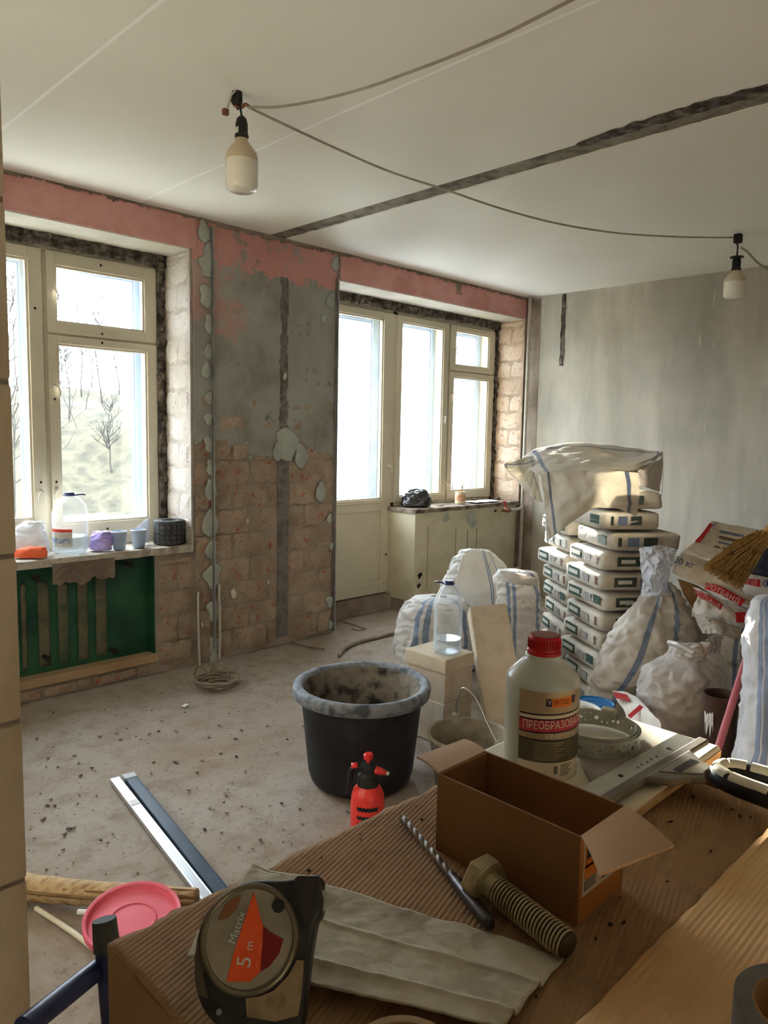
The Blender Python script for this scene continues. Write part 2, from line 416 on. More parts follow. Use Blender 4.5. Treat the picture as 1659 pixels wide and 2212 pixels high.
# bricks of the pier and of the reveals, one object each
def brick_mesh(w_, h_, d_, seed, mat, axis):
    random.seed(seed); mb = MB(); n, m = 5, 4
    def fn(u, v):
        x, z = (u-.5)*w_, (v-.5)*h_
        e = min(u, 1-u, v, 1-v)
        y = -d_*(1 if e > .01 else .0)-.005*N3((x+seed, 0, z), 25)
        if e <= .01: x *= 1+.02*N3((seed, u*5, v*5), 3); z *= 1+.04*N3((seed+3, u*5, v*5), 3)
        else: x *= .94; z *= .9
        return (x, y, z) if axis == 'y' else (y, -x, z)
    mb.grid(fn, n, m, uv=False)
    o = mb.build('brick', mat, wf); o.data.name = 'brick_face'; return o
def lay(axis, a0, a1, z0, z1, fixed, mats, skip, pitch=(.262, .150)):
    protos = {}
    r = 0; z = z0
    while z < z1-.03:
        hz = min(pitch[1], z1-z); a = a0-(pitch[0]/2 if r % 2 else 0)
        while a < a1-.02:
            b0, b1 = max(a, a0), min(a+pitch[0], a1)
            wd = round((b1-b0-.014)/.03)*.03
            if wd >= .03 and not skip((b0+b1)/2, z+hz/2):
                k = (wd, round(hz, 2), (r*3+int(a*7)) % 3)
                c = ((b0+b1)/2, fixed, z+hz/2) if axis == 'y' else (fixed, (b0+b1)/2, z+hz/2)
                if k not in protos:
                    protos[k] = brick_mesh(wd, round(hz, 2)-.012, .007, len(protos)+1, mats, axis); protos[k].location = c
                else: copy_part(protos[k], wf, c)
            a += pitch[0]
        z += pitch[1]; r += 1
sk = lambda x, z: z > 1.62
lay('y', 2.275, XC-.04, 0.02, 1.62, YW, M_brick, sk); lay('y', XC+.04, 3.355, 0.02, 1.62, YW, M_brick, sk)
lay('y', 2.03, 2.262, 0.02, .66, YW, M_brick, lambda x, z: False)
lay('x', YW+.005, YF-.01, .73, 2.41, 2.257, M_brickw, lambda y, z: False)
lay('x', YW+.005, YF-.01, .86, 2.41, 5.541, M_brickp, lambda y, z: False)
lay('y', .86, 2.0, .0, .06, YW, M_brick, lambda x, z: False, (.262, .07))
MB().ext(2.256, 2.27, YW-.001, YF-.01, .70, 2.42).build('reveal_mortar', pm('reveal_joint', [sr(150,142,134), sr(172,164,156)], 9, .95, .5), wf)
MB().ext(5.54, 5.554, YW-.001, YF-.01, .82, 2.42).build('reveal_mortar', pm('reveal_joint_pink', [sr(150,130,112), sr(180,160,142)], 9, .95, .5), wf)
# plaster beacons with dabs
def dab(px, py, rx, rz, seed):
    p = HY(px, py, YW-.012)
    MB().lathe([(1, 0), (.93, .55), (.6, .95), (0, 1)], 20, fn=lambda q, a: Vector((q.x*rx*(1+.22*math.sin(3*a+seed)+.15*math.sin(5*a+2*seed)), -q.z*.009, q.y*rz*(1+.12*math.cos(2*a+seed))))).build('plaster_dab', M_beacon, wf, smooth=True).location = p
for i, (px, py, r) in enumerate([(447,575,.06),(446,640,.06),(452,700,.045),(450,760,.035),(446,800,.04),(452,860,.035),(450,905,.035),(452,960,.045),(455,1010,.04),(455,1058,.05),(455,1130,.068),(457,1188,.05),(460,1245,.072),(462,1320,.062),(462,1395,.05),(462,1420,.04)]):
    dab(px, py, r*.8, r*1.2, i)
for i, (px, py, r) in enumerate([(716,650,.05),(700,690,.03),(620,960,.10),(650,985,.07),(600,975,.05),(693,1062,.055),(712,1120,.03),(716,1180,.025),(712,1300,.04),(714,1350,.03),(440,500,.05),(450,545,.045),(725,570,.04)]):
    dab(px, py, r*.8, r*1.2, i+30)
for xa, z0, z1 in ((HY(456, 900, YW).x, .08, 2.56), (3.352, .02, 2.42)):
    MB().ext(xa-.004, xa+.004, YW-.033, YW-.012, z0, z1).ext(xa-.011, xa+.011, YW-.014, YW-.011, z0, z1).build('beacon_rail', M_metal, wf)
# holes with bare foam and small crumbs of plaster
for px, py, s in ((505,1282,.022), (535,1125,.010), (580,1258,.010), (616,813,.016), (437,1350,.010)):
    p = HY(px, py, YW-.016)
    MB().lathe([(0, -.4), (.8, -.2), (1, .2), (.5, .8), (0, .9)], 7, fn=lambda q, a: Vector((q.x*s*(.8+.3*math.sin(a*2+px)), q.z*.008, q.y*s*1.6))).build('plaster_crumb', M_soffit, wf).location = p
# radiator niche under the left window
MB().ext(.84, 2.02, YW+.062, YW+.071, .11, .685).build('niche_back', M_green, wf)
MB().ext(2.012, 2.021, YW, YW+.07, .11, .685).build('niche_cheek', M_green, wf)
for a, b in ((82,106), (125,147), (168,189), (207,230), (46,56)):  # dusty strips; the last, leftmost one stands in for a highlight
    p, q = HY(a, 1330, YW+.06), HY(b, 1330, YW+.06)
    MB().grid(lambda u, v: (lerp(p.x, q.x, u)+.004*N3((v*5, a, 0), 2), YW+.056+.004*(1-math.sin(PI*u)), lerp(.15, .60+.02*N3((a, u, 0), 4), v)), 6, 14, uv=False).build('dust_highlight_stripe', M_dust_highlight, wf, solid=.006, smooth=True)
MB().ext(.84, 2.03, YW-.02, YW+.07, .072, .118).build('niche_ledge', M_tan, wf, bevel=.004)
for px, py in ((70, 1246), (272, 1217), (95,1418), (240,1403)):
    p = HY(px, py, YW+.05); MB().lathe([(.012, 0), (.012, .05), (.016, .052), (.016, .06), (0, .06)], 10, m=Matrix.Rotation(PI/2, 4, 'X')).build('radiator_bracket', M_dark, wf).location = p
sill = MB().grid(lambda u, v: (lerp(.84, 2.262, u), lerp(YW-.012, YF+.02, v), .706+.004*N3((u*9, v*3, 0), 2)), 40, 10, uv=False).build('sill', pm('chipped_sill', [sr(150,140,126), sr(188,180,166), sr(120,110,100)], 9, .85, .5), wf, solid=.04)
MB().grid(lambda u, v: (lerp(1.45, 1.78, u), YW-.012-.006*N3((u*6, v*3, 1), 2), lerp(.60+.04*rg(u*.4, .2), .70, v)), 24, 8, uv=False).build('mortar_smear', M_mortar, wf, solid=.012)
# wall under the balcony window
MB().ext(4.182, 4.19, YW, YF+.02, .10, .80).ext(4.182, 5.50, YW-.004, YW+.006, .10, .80).build('painted_apron', M_creamw, wf)
for x, z, s in ((4.55, .74, .05), (4.86, .72, .08), (4.90, .66, .05), (5.2, .755, .02), (5.3, .75, .015), (4.25,.30,.03), (4.24,.22,.025)):
    MB().lathe([(1, 0), (.7, .6), (0, 1)], 14, fn=lambda q, a: Vector((q.x*s*(1+.3*math.sin(3*a+x*9)+.2*math.sin(7*a)), -q.z*.004, q.y*s*.8*(1+.3*math.cos(2*a+x))))).build('flaked_patch', M_beacon if s > .03 else M_dark, wf).location = (x, YW-.003, z)
for px in (925, 985, 1010, 1030):               # run-down cracks of the paint
    p = HY(px, 1150, YW-.006); MB().grid(lambda u, v: (p.x+(u-.5)*.006+.006*N3((v*3, px, 0), 2), YW-.0055, lerp(.18, .62+.1*N3((px, 0, 0), .3), v)), 1, 16, uv=False).build('crack', M_mortar, wf, solid=.002)
MB().grid(lambda u, v: (lerp(4.17, 5.54, u), lerp(YW-.02, YF+.02, v), .807+.005*N3((u*9, v*3, 0), 3)), 40, 8, uv=False).build('sill', pm('dirty_sill', [sr(70,58,48), sr(120,106,92), sr(150,138,122)], 12, .9, .6), wf, solid=.03)

# ------------------------------------------------------------------ right wall, corner pipe, partition, rear walls
wr = struct(MB().ext(XR, XR+.2, YB, YW+.02, 0, H).build('wall_right', M_wallR))
p = HX(1219, 650, XR); MB().grid(lambda u, v: (XR-.004, p.y+(u-.5)*.035+.01*N3((v*4, 0, 0), 2), lerp(2.0, 2.59, v)), 3, 30, uv=False).build('chase', M_rough, wr, solid=.008)
MB().grid(lambda u, v: (XR-.003-.012*(1-u)*abs(N3((0, u, v*9), 2)), YW-.14*u, lerp(.05, 2.58, v)), 6, 80, uv=False).build('corner_plaster', M_mortar, wr)
def partition():
    wl = bpy.data.objects.new('wall_left', None); COL.objects.link(wl); struct(wl)
    MB().ext(XL, .3795, 1.156, 1.249, 0, H).build('block_core', M_mortar, wl)
    t = NT('sawn_aerated_concrete'); v = t.pos(); wv = t.n('TexWave'); wv.inputs['Scale'].default_value = 9; wv.inputs['Distortion'].default_value = 2.5
    mp = t.pos((1, 1, .55)); t.l(mp, wv.inputs['Vector']); wv.wave_type = 'BANDS'; wv.bands_direction = 'DIAGONAL'
    a = t.noise(v, 6, 6); d = t.noise(v, 140, 4)
    t.bsdf(t.ramp(a, [(.35, sr(196,178,148)), (.65, sr(212,196,168))]), .95, 0, t.math('ADD', t.math('MULTIPLY', wv.outputs['Fac'], .6), d), .45, .006, .15)
    r = 0; z = -.06
    while z < H:
        zb, zt = max(z, 0), min(z+.253, H); x = .382
        ln = .6 if r % 2 else .35
        while x > XL:
            xa = max(x-ln, XL); ln = .6
            MB().ext(xa+.002, x, 1.15+.002*random.random(), 1.25, zb+.003, zt-.003).build('block', t.m, wl, bevel=.006, seg=2)
            x = xa-.004
        z += .253; r += 1
    return wl
random.seed(3); wl = partition()
M_back = pm('warm_plaster', [sr(158,153,144), sr(170,166,156)], 3, .9, .2)
bk = MB(); bk.ext(XL, XR+.2, YB-.2, YB, 0, H)
struct(bk.build('wall_back', M_back))
struct(MB().ext(XL-.2, XL, YB, 1.25, 0, H).build('wall_outer', M_back))
struct(MB().ext(-.2, .05, 1.25, YW, 0, H).build('wall_side', M_back))
# ------------------------------------------------------------------ windows and balcony door
def sash(par, x0, x1, z0, z1, g, y, mat, d=.045, nm='sash'):
    a, b, c, e = g
    m = MB().ext(x0, a, y, y+d, z0, z1).ext(b, x1, y, y+d, z0, z1).ext(a, b, y, y+d, z0, c).ext(a, b, y, y+d, e, z1)
    s = m.build(nm, mat, par, bevel=.003)
    q = .011
    MB().ext(a, a+q, y+.010, y+.03, c, e).ext(b-q, b, y+.010, y+.03, c, e).ext(a+q, b-q, y+.010, y+.03, c, c+q).ext(a+q, b-q, y+.010, y+.03, e-q, e).build('glazing_bead', mat, s)
    MB().ext(a-.004, b+.004, y+.021, y+.025, c-.004, e+.004).build('pane', M_glass, s)
    return s
def latch(par, x, z, y=YF, s=1):
    m = MB(); m.lathe([(.012, 0), (.012, .004), (.006, .006), (.006, .02)], 10, m=Matrix.Rotation(PI/2, 4, 'X'))
    m.tube([(0, -.02, 0), (.012*s, -.026, -.006), (.022*s, -.028, -.03), (.018*s, -.026, -.055)], .0045, 6)
    m.build('latch', M_soffit, par, smooth=True).location = (x, y-.001, z)
def window(name):
    o = bpy.data.objects.new(name, None); COL.objects.link(o); return struct(o)
W1 = window('window_1')
fm = MB().ext(.90, .94, YF, YF+.2, .745, 2.35).ext(2.195, 2.225, YF, YF+.2, .745, 2.35).ext(.90, 2.225, YF, YF+.2, 2.325, 2.355).ext(.90, 2.225, YF, YF+.2, .725, .785).ext(1.542, 1.578, YF+.008, YF+.2, .785, 2.325).ext(1.578, 2.195, YF+.006, YF+.2, 1.872, 1.93)
fm.build('frame', M_cream, W1, bevel=.003)
YS = YF-.012
sash(W1, .935, 1.548, .775, 2.335, (1.0, 1.478, .90, 2.272), YS, M_cream)
sash(W1, 1.572, 2.205, 1.903, 2.335, (1.618, 2.130, 1.962, 2.262), YS, M_cream)
sash(W1, 1.572, 2.205, .775, 1.893, (1.622, 2.142, .862, 1.850), YS, M_cream)
YS2 = YF+.145
sash(W1, .94, 1.555, .785, 2.325, (.99, 1.49, .87, 2.28), YS2, M_outer, nm='outer_sash')
sash(W1, 1.565, 2.195, .785, 1.90, (1.61, 2.145, .86, 1.86), YS2, M_outer, nm='outer_sash')
sash(W1, 1.565, 2.195, 1.905, 2.325, (1.61, 2.145, 1.95, 2.28), YS2, M_outer, nm='outer_sash')
MB().ext(2.175, 2.194, YF+.035, YS2, .785, 2.325).build('reveal_lining', M_outer, W1)
for x, z in ((1.513, 1.05), (1.597, 1.06)): latch(W1, x, z, YS, -1)
for x, z in ((1.60, 2.13), (1.60, 1.62)): latch(W1, x, z, YS, 1)
for x, z in ((1.515, 1.10), (1.597, 1.10), (1.51, 2.02), (1.60, 1.55), (1.87, 2.30), (1.87, 1.925), (1.87, 1.875), (1.88, .82)):
    MB().lathe([(.007, 0), (.006, .003), (0, .0035)], 8, m=Matrix.Rotation(PI/2, 4, 'X')).build('screw_head', M_dark, W1).location = (x, YS-.0005, z)

W2 = window('window_2')
fm = MB().ext(4.205, 4.25, YF, YF+.2, .12, 2.355).ext(5.495, 5.535, YF, YF+.2, .82, 2.355).ext(4.205, 5.535, YF, YF+.2, 2.318, 2.355).ext(4.205, 5.535, YF, YF+.2, .80, .855).ext(4.862, 4.892, YF+.006, YF+.2, .855, 2.318).ext(4.892, 5.495, YF+.006, YF+.2, 1.915, 1.965)
fm.build('frame', M_cream, W2, bevel=.003)
sash(W2, 4.246, 4.866, .845, 2.325, (4.302, 4.803, .897, 2.275), YS, M_cream)
sash(W2, 4.888, 5.50, 1.945, 2.325, (4.962, 5.422, 1.992, 2.283), YS, M_cream)
sash(W2, 4.888, 5.50, .845, 1.938, (4.945, 5.425, .915, 1.893), YS, M_cream)
sash(W2, 4.252, 4.868, .855, 2.318, (4.31, 4.82, .91, 2.28), YS2, M_outer, nm='outer_sash')
sash(W2, 4.886, 5.495, .855, 1.94, (4.935, 5.445, .92, 1.90), YS2, M_outer, nm='outer_sash')
sash(W2, 4.886, 5.495, 1.945, 2.318, (4.935, 5.445, 1.99, 2.28), YS2, M_outer, nm='outer_sash')
for x, z, s in ((4.835, 1.0, 1), (4.91, .99, 1), (4.92, 2.14, 1), (4.92, 1.75, 1), (4.83, 1.55, -1)): latch(W2, x, z, YS, s)
D1 = window('door_1')
MB().ext(3.37, 3.425, YF, YF+.2, .12, 2.355).ext(3.37, 4.21, YF, YF+.2, 2.32, 2.355).ext(3.37, 4.21, YF+.03, YF+.2, .12, .15).build('frame', M_cream, D1, bevel=.003)
dl = MB().ext(3.42, 3.50, YS, YS+.05, .135, 2.325).ext(4.10, 4.205, YS, YS+.05, .135, 2.325).ext(3.5, 4.1, YS, YS+.05, 2.272, 2.325).ext(3.5, 4.1, YS, YS+.05, .135, .245).ext(3.5, 4.1, YS, YS+.05, .795, .885).build('door_leaf', M_cream, D1, bevel=.003)
MB().ext(3.495, 4.105, YS+.012, YS+.04, .24, .80).build('panel', M_cream, dl)
MB().ext(3.42, 4.205, YS-.006, YS+.001, .855, .868).ext(3.42, 4.205, YS-.006, YS+.001, .205, .218).build('moulding', M_cream, dl, bevel=.002)
MB().ext(3.49, 4.11, YS+.021, YS+.025, .875, 2.28).build('pane', M_glass, dl)
q = .012
MB().ext(3.5, 3.5+q, YS+.01, YS+.03, .885, 2.272).ext(4.1-q, 4.1, YS+.01, YS+.03, .885, 2.272).ext(3.5, 4.1, YS+.01, YS+.03, .885, .897).ext(3.5, 4.1, YS+.01, YS+.03, 2.26, 2.272).build('glazing_bead', M_cream, dl)
sash(D1, 3.43, 4.20, .82, 2.315, (3.49, 4.13, .89, 2.27), YS2, M_outer, nm='outer_leaf')
MB().ext(3.43, 4.20, YS2, YS2+.045, .155, .82).build('outer_panel', M_outer, D1)
latch(D1, 4.165, 1.15, YS, 1); latch(D1, 4.17, .52, YS, 1)
MB().lathe([(.009, 0), (.009, .004), (0, .004)], 10, m=Matrix.Rotation(PI/2, 4, 'X')).build('lock', M_dark, D1).location = (4.16, YS, .44)

# ------------------------------------------------------------------ outside
M_field = pm('glare_pale_field', [sr(214,208,188), sr(228,224,210)], .3, .95, 0)  # pale ground colour stands in for the glare in the balcony windows
M_hill = pm('dry_scrub_slope', [sr(36,33,22), sr(48,44,31), sr(59,54,39), sr(41,38,27)], 1.1, .95, .3, 5, .3, stretch=(1,1,.12))
M_bark = pm('bare_bark', [sr(30,28,26), sr(44,40,37)], 3, .95, 0)
M_balc = pm('balcony_render', [sr(150,160,178), sr(170,178,192)], 4, .9, .2)
M_balcony_white = pm('balcony_panel', [sr(224,222,216), sr(236,234,228)], 4, .8, .05)
gr = struct(MB().grid(lambda u, v: (lerp(-70, 160, u), lerp(YO, 170, v), -6.5), 8, 8, uv=False).build('ground_outside', M_field))
def hillz(x, y):
    d = math.hypot(x, y); az = math.degrees(math.atan2(x, y))
    k = max(0, min(1, (d-12)/26)); k = k*k*(3-2*k)
    top = 3.1+.7*N3((x*.15, y*.15, 0), 1)+.35*N3((x*.6, y*.6, 0), 1)
    side = max(0, min(1, (36.5-az)/3.0)) if az > 20 else 1
    return lerp(-6.4, lerp(-6.45, top, side), k)
def hfn(u, v):
    az = math.radians(lerp(-35, 40, u)); d = lerp(11, 48, v); x, y = d*math.sin(az), d*math.cos(az)
    return (x, y+1.0, hillz(x, y))
struct(MB().grid(hfn, 120, 50, uv=False).build('hill_slope', M_hill, smooth=True))
random.seed(21)
def bare_tree(x, y, h, label, seed):
    random.seed(seed); z0 = hillz(x, y-1.0)-.1
    t = thing('bare_tree', label, 'tree', (x, y, z0), 0, 'bare trees on the slope outside')
    tr = MB(); br = MB()
    pts = [(0, 0, 0)]
    for i in range(1, 7): pts.append((pts[-1][0]+random.uniform(-.12, .12), pts[-1][1]+random.uniform(-.12, .12), h*i/6))
    tr.tube(pts, [.034*(1-.85*i/6) for i in range(7)], 5)
    def limb(p, d, l, r, k):
        q = [Vector(p)]
        for i in range(4):
            d = (d+Vector((random.uniform(-.3, .3), random.uniform(-.3, .3), random.uniform(0, .3)))).normalized(); q.append(q[-1]+d*l/4)
        br.tube(q, [r*(1-.2*i) for i in range(5)], 3, caps=False)
        if k:
            for j in range(3):
                a = random.choice(q[1:]); limb(a, (d+Vector((random.uniform(-1, 1), random.uniform(-1, 1), random.uniform(-.1, .7)))).normalized(), l*.6, r*.55, k-1)
    for i in range(20):
        a = random.uniform(0, 2*PI); f = random.uniform(.3, .95); k = min(int(f*6), 5)
        limb(Vector(pts[k]).lerp(Vector(pts[k+1]), f*6-k), Vector((math.cos(a), math.sin(a), random.uniform(.4, 1.1))).normalized(), h*.28*(1.15-f*.6), .022, 2)
    tr.build('trunk', M_bark, t); br.build('branches', M_bark, t)
for i, (px, D_, h, lb) in enumerate([
        (22, 20, 9.5, 'tall bare tree seen through the left sash of the left window'),
        (148, 30, 4.2, 'thin bare tree nearest the centre post of the left window'),
        (176, 34, 4.6, 'twin-stemmed bare tree on the slope seen through the left window'),
        (222, 33, 5.2, 'tallest bare tree over the slope in the right pane of the left window'),
        (258, 36, 3.6, 'small bare tree on the slope between its taller neighbours'),
        (292, 31, 6.0, 'bare tree beside the skylight-blue outer window frame'),
        (132, 40, 3.4, 'short bare sapling right against the centre post of the left window'),
        (200, 41, 4.0, 'far bare sapling between the twin-stemmed tree and the tallest tree'),
        (240, 27, 2.6, 'bare bush low on the slope in the right pane of the left window'),
        (40, 33, 6.5, 'second bare tree in the left sash of the left window')]):
    r = ray(px, 860); p = CAM+r*D_
    bare_tree(p.x, p.y, h, lb, i+5)
bal = MB().ext(3.0, 6.75, YO, YO+1.0, -.25, -.05).build('balcony_slab', M_balc); struct(bal)
struct(MB().ext(6.62, 6.75, YO, YO+.95, -.05, 2.5).build('balcony_side_wall', M_balc))
br = bpy.data.objects.new('balcony_railing', None); COL.objects.link(br); struct(br)
MB().tube([(3.05, YO+.96, .82), (6.62, YO+.96, .82)], .02, 8).build('handrail', M_outer, br)
for i in range(19): MB().tube([(3.1+i*.19, YO+.96, -.05), (3.1+i*.19, YO+.96, .82)], .008, 6).build('baluster', M_outer, br)
pp = HY(868, 1000, YO+.9); MB().tube([(pp.x, pp.y, -.05), (pp.x, pp.y, 1.62)], [.016, .012], 8).build('pole', M_outer, br)
# ------------------------------------------------------------------ materials of the things
def sack_mat(name, us=(), vs=(), wid=.012, base=(sr(206,202,196), sr(224,221,216)), col=sr(96,124,160), trl=.25):
    t = NT(name); v = t.pos(); a = t.noise(v, 7, 6, .6); d = t.noise(v, 30, 6, .7)
    c = t.ramp(a, [(.35, base[0]), (.65, base[1])])
    uv = t.n('UVMap'); s = t.n('SeparateXYZ'); t.l(uv.outputs[0], s.inputs[0]); m = None
    for ch, lst in (('X', us), ('Y', vs)):
        for q in lst:
            k = t.math('LESS_THAN', t.math('ABSOLUTE', t.math('SUBTRACT', s.outputs[ch], q)), wid)
            m = k if m is None else t.math('MAXIMUM', m, k)
    if m is not None: c = t.mix(t.math('MULTIPLY', m, .8), c, col)
    wv = t.n('TexWave'); wv.inputs['Scale'].default_value = 90; t.l(v, wv.inputs['Vector'])
    t.bsdf(c, .55, 0, t.math('ADD', d, t.math('MULTIPLY', wv.outputs['Fac'], .15)), .3, .006, .35)
    if trl:
        tl = t.n('BsdfTranslucent'); mx = t.n('MixShader'); mx.inputs[0].default_value = trl
        if isinstance(c, tuple): tl.inputs[0].default_value = (*c, 1)
        else: t.l(c, tl.inputs[0])
        t.l(t.b.outputs[0], mx.inputs[1]); t.l(tl.outputs[0], mx.inputs[2]); t.l(mx.outputs[0], t.out.inputs[0])
    return t.m
def film_mat(name, tint=(.9,.92,.95), op=.35, col=(.8,.82,.84), rough=.15):
    t = NT(name); tr = t.n('BsdfTransparent'); tr.inputs[0].default_value = (*tint, 1)
    b = t.n('BsdfPrincipled'); b.inputs['Base Color'].default_value = (*col, 1); b.inputs['Roughness'].default_value = rough
    mx = t.n('MixShader'); lw = t.n('LayerWeight'); lw.inputs[0].default_value = .35
    t.l(t.math('MULTIPLY_ADD', lw.outputs['Facing'], .55, op, clamp=True), mx.inputs[0])
    t.l(tr.outputs[0], mx.inputs[1]); t.l(b.outputs[0], mx.inputs[2]); t.l(mx.outputs[0], t.out.inputs[0]); return t.m
M_sackA = sack_mat('woven_sack_two_stripes', (.66, .70, .86))
M_sackB = sack_mat('woven_sack_leaning', (.68, .80), base=(sr(192,182,168), sr(214,206,194)))
M_sackC = sack_mat('woven_sack_plain', (), base=(sr(188,180,172), sr(212,206,200)))
M_sackE = sack_mat('woven_sack_edge', (.60, .63), base=(sr(204,204,206), sr(226,226,228)), col=sr(122,146,186))
M_hang = sack_mat('woven_sack_hanging', (.15, .88), (), .018, base=(sr(200,193,178), sr(216,210,197)), col=sr(92,108,132), trl=.3)
M_drape = sack_mat('woven_sack_drape', (.15, .90), (.16,), .018, base=(sr(204,196,178), sr(220,213,198)), col=sr(92,108,132), trl=.3)
M_paper = pm('kraft_white_paper', [sr(186,174,154), sr(204,194,176), sr(196,184,164)], 9, .8, .4, 30, .006)
M_paperw = pm('white_printed_paper', [sr(206,200,190), sr(222,218,210)], 9, .7, .3, 30, .005)
M_redprint = pm('red_print', [sr(176,34,40), sr(190,44,48)], 9, .7, 0)
M_blueprint = pm('blue_print', [sr(48,62,110), sr(58,74,124)], 9, .7, 0)
M_darkblue = pm('dark_blue_plastic', [sr(40,48,74), sr(64,72,96)], 12, .35, .3, 18, .01)
M_bagbody = pm('cement_bag_paper', [sr(176,168,154), sr(194,187,174), sr(182,172,156)], 10, .85, .35, 26, .008, rnd=.05)
M_gprint = pm('green_print', [sr(48,70,60), sr(60,84,74)], 20, .8, 0)
M_gprint2 = pm('dark_green_print', [sr(52,62,54), sr(64,74,66)], 20, .8, 0)
M_bprint = pm('faded_blue_print', [sr(96,110,136), sr(118,130,150)], 30, .8, 0)
M_pale = pm('pale_print', [sr(196,194,184)], 5, .8, 0)
M_rust = pm('brown_print', [sr(120,92,74)], 5, .8, 0)
M_tub = pm('black_rubbery_plastic', [sr(24,25,28), sr(34,36,40), sr(50,53,58)], 7, .55, .2, 30, .004)
M_tubrim = pm('cement_smeared_rim', [sr(92,98,106), sr(132,138,146), sr(70,74,80)], 14, .7, .5, 40, .006)
M_tubin = pm('cement_caked_inside', [sr(44,44,44), sr(122,114,104), sr(142,134,122), sr(66,64,62)], 9, .9, .6, 30, .01)
M_red = pm('red_plastic', [sr(226,50,46), sr(236,62,56)], 6, .35, .05, spec=.5)
M_blackp = pm('black_plastic', [sr(26,28,28), sr(40,42,42)], 9, .5, .1)
M_bucket = pm('dirty_grey_bucket', [sr(120,112,98), sr(150,142,126), sr(166,158,142)], 9, .7, .4)
M_steelwire = pm('steel_wire', [sr(190,190,190)], 4, .3, 0, metal=.9)
M_pet = film_mat('clear_pet', (.93,.95,.97), .13, (.8,.84,.86), .06)
M_water = film_mat('water_in_pet', (.90,.93,.95), .16, (.75,.8,.82), .05)
M_film = film_mat('crumpled_clear_film', (.92,.94,.97), .45, (.84,.87,.92), .18)
M_white = pm('white_plastic', [sr(224,224,222)], 6, .4, 0)
M_bluep = pm('blue_plastic', [sr(28,108,172), sr(34,120,186)], 6, .4, .05)
M_navy = pm('navy_paint', [sr(30,38,78), sr(40,50,96), sr(52,62,104)], 16, .4, .15, spec=.45)
M_pinkp = pm('pink_plastic', [sr(222,98,118), sr(232,122,142)], 5, .45, .08)
M_pinkrod = pm('dusty_pink_rod', [sr(176,92,98), sr(190,108,112)], 14, .6, .2)
M_wood = pm('pale_pine', [sr(176,146,106), sr(202,176,136), sr(150,118,80)], 9, .75, .4, 30, .006, stretch=(1,4,4))
M_straw = pm('broom_straw', [sr(150,116,66), sr(186,150,92), sr(120,90,50)], 40, .7, 0)
M_brown = pm('rusty_brown_pot', [sr(60,44,36), sr(84,62,50)], 10, .6, .4)
M_silver = pm('bright_aluminium', [sr(206,208,212), sr(224,226,230)], 5, .3, 0, metal=.95)
M_bluebar = pm('anthracite_blue_bar', [sr(44,62,80), sr(56,76,96)], 6, .35, .05)
M_cable = pm('dusty_cable', [sr(120,108,92), sr(146,134,116)], 14, .8, .2)
M_wire = pm('grey_ceiling_wire', [sr(150,142,124), sr(166,158,140)], 9, .6, 0)
M_bulb = pm('frosted_bulb', [sr(226,220,204), sr(236,232,220)], 6, .2, .03, spec=.5)
M_bulbneck = pm('cream_bulb_neck', [sr(196,180,152), sr(206,192,166)], 6, .35, 0)
M_copper = pm('copper_ends', [sr(150,96,72), sr(120,84,66)], 20, .5, .2, metal=.5)
M_card = pm('brown_cardboard', [sr(168,130,92), sr(184,148,110)], 5, .85, .25, 60, .002)
M_cardin = pm('inner_cardboard', [sr(150,112,76), sr(164,126,88)], 5, .9, .2, 60, .002)

# ------------------------------------------------------------------ surfaces traced from the photograph, at real depth
def psurf(rows, nu, nv, wr=.01, seed=1, ws=9):
    R = [[HD(*q) if len(q) == 3 else Vector(q[1:]) for q in r] for r in rows]
    A = [catmull(r, nu) for r in R]
    cols = [catmull([a[i] for a in A], nv) for i in range(nu+1)]
    toc = -ray(829, 1106).normalized()
    def fn(u, v):
        p = cols[min(int(round(u*nu)), nu)][min(int(round(v*nv)), nv)]
        k = wr*(crease(p, ws, seed)*.8+crease(p+Vector((0,0,.1*N3(p, 5))), ws*2.3, seed+5)*.55+crease(p, ws*5, seed+2)*.25-.5)
        return p+toc*k+Vector((0, 0, wr*.4*N3(p, ws*1.5, seed)))
    return MB().grid(fn, nu, nv)
RT = _r; FW = Vector((math.sin(YAW), math.cos(YAW), 0))
def psack(sl, ratio=.75, n=110, m=80, wr=.012, seed=1, ex=2.5, base_d=None, fold=0, ws=8):
    """closed sack; slices top to bottom: (px_left, px_right, py, depth offset, squash)"""
    bl = sl[-1]; d0 = base_d or (HZ((bl[0]+bl[1])/2, bl[2], 0)-CAM).dot(_f)
    C_, Rx = [], []
    for s in sl:
        d = d0+s[3]; C_.append(HD((s[0]+s[1])/2, s[2], d)); Rx.append(((s[1]-s[0])/2*d/FPX, s[4] if len(s) > 4 else ratio))
    c = catmull(C_, m); rx = catmull([(a, b, 0) for a, b in Rx], m)
    def fn(u, v):
        j = int(round(v*m)); th = 2*PI*u
        a, b = rx[j].x, rx[j].x*rx[j].y
        cs, sn = math.cos(th), math.sin(th)
        r = (abs(cs)**ex+abs(sn)**ex)**(-1/ex)
        e = 1.0
        if v < .04: e = .25+.75*(v/.04)**.5
        if v > .95: e = max(.0, (1-(v-.95)/.05))**.4 if v < .999 else 0
        p = c[j]+RT*(a*r*cs*e)+FW*(b*r*sn*e)
        out = (RT*cs+FW*sn)
        k = wr*(crease((p.x, p.y, p.z*.6), ws, seed)*.9+crease((p.x+.12*N3(p, 5), p.y, p.z*1.3), ws*2.2, seed+4)*.75+crease((p.x, p.y+.06*N3(p, 9), p.z*.7), ws*4.5, seed+9)*.38-.5)
        k += fold*math.sin(9*th+seed)*max(0, 1-v*3.2)
        p = p+out*k
        if p.z < .004: p.z = .004
        return p
    return MB().grid(fn, n, m, wrap=True)
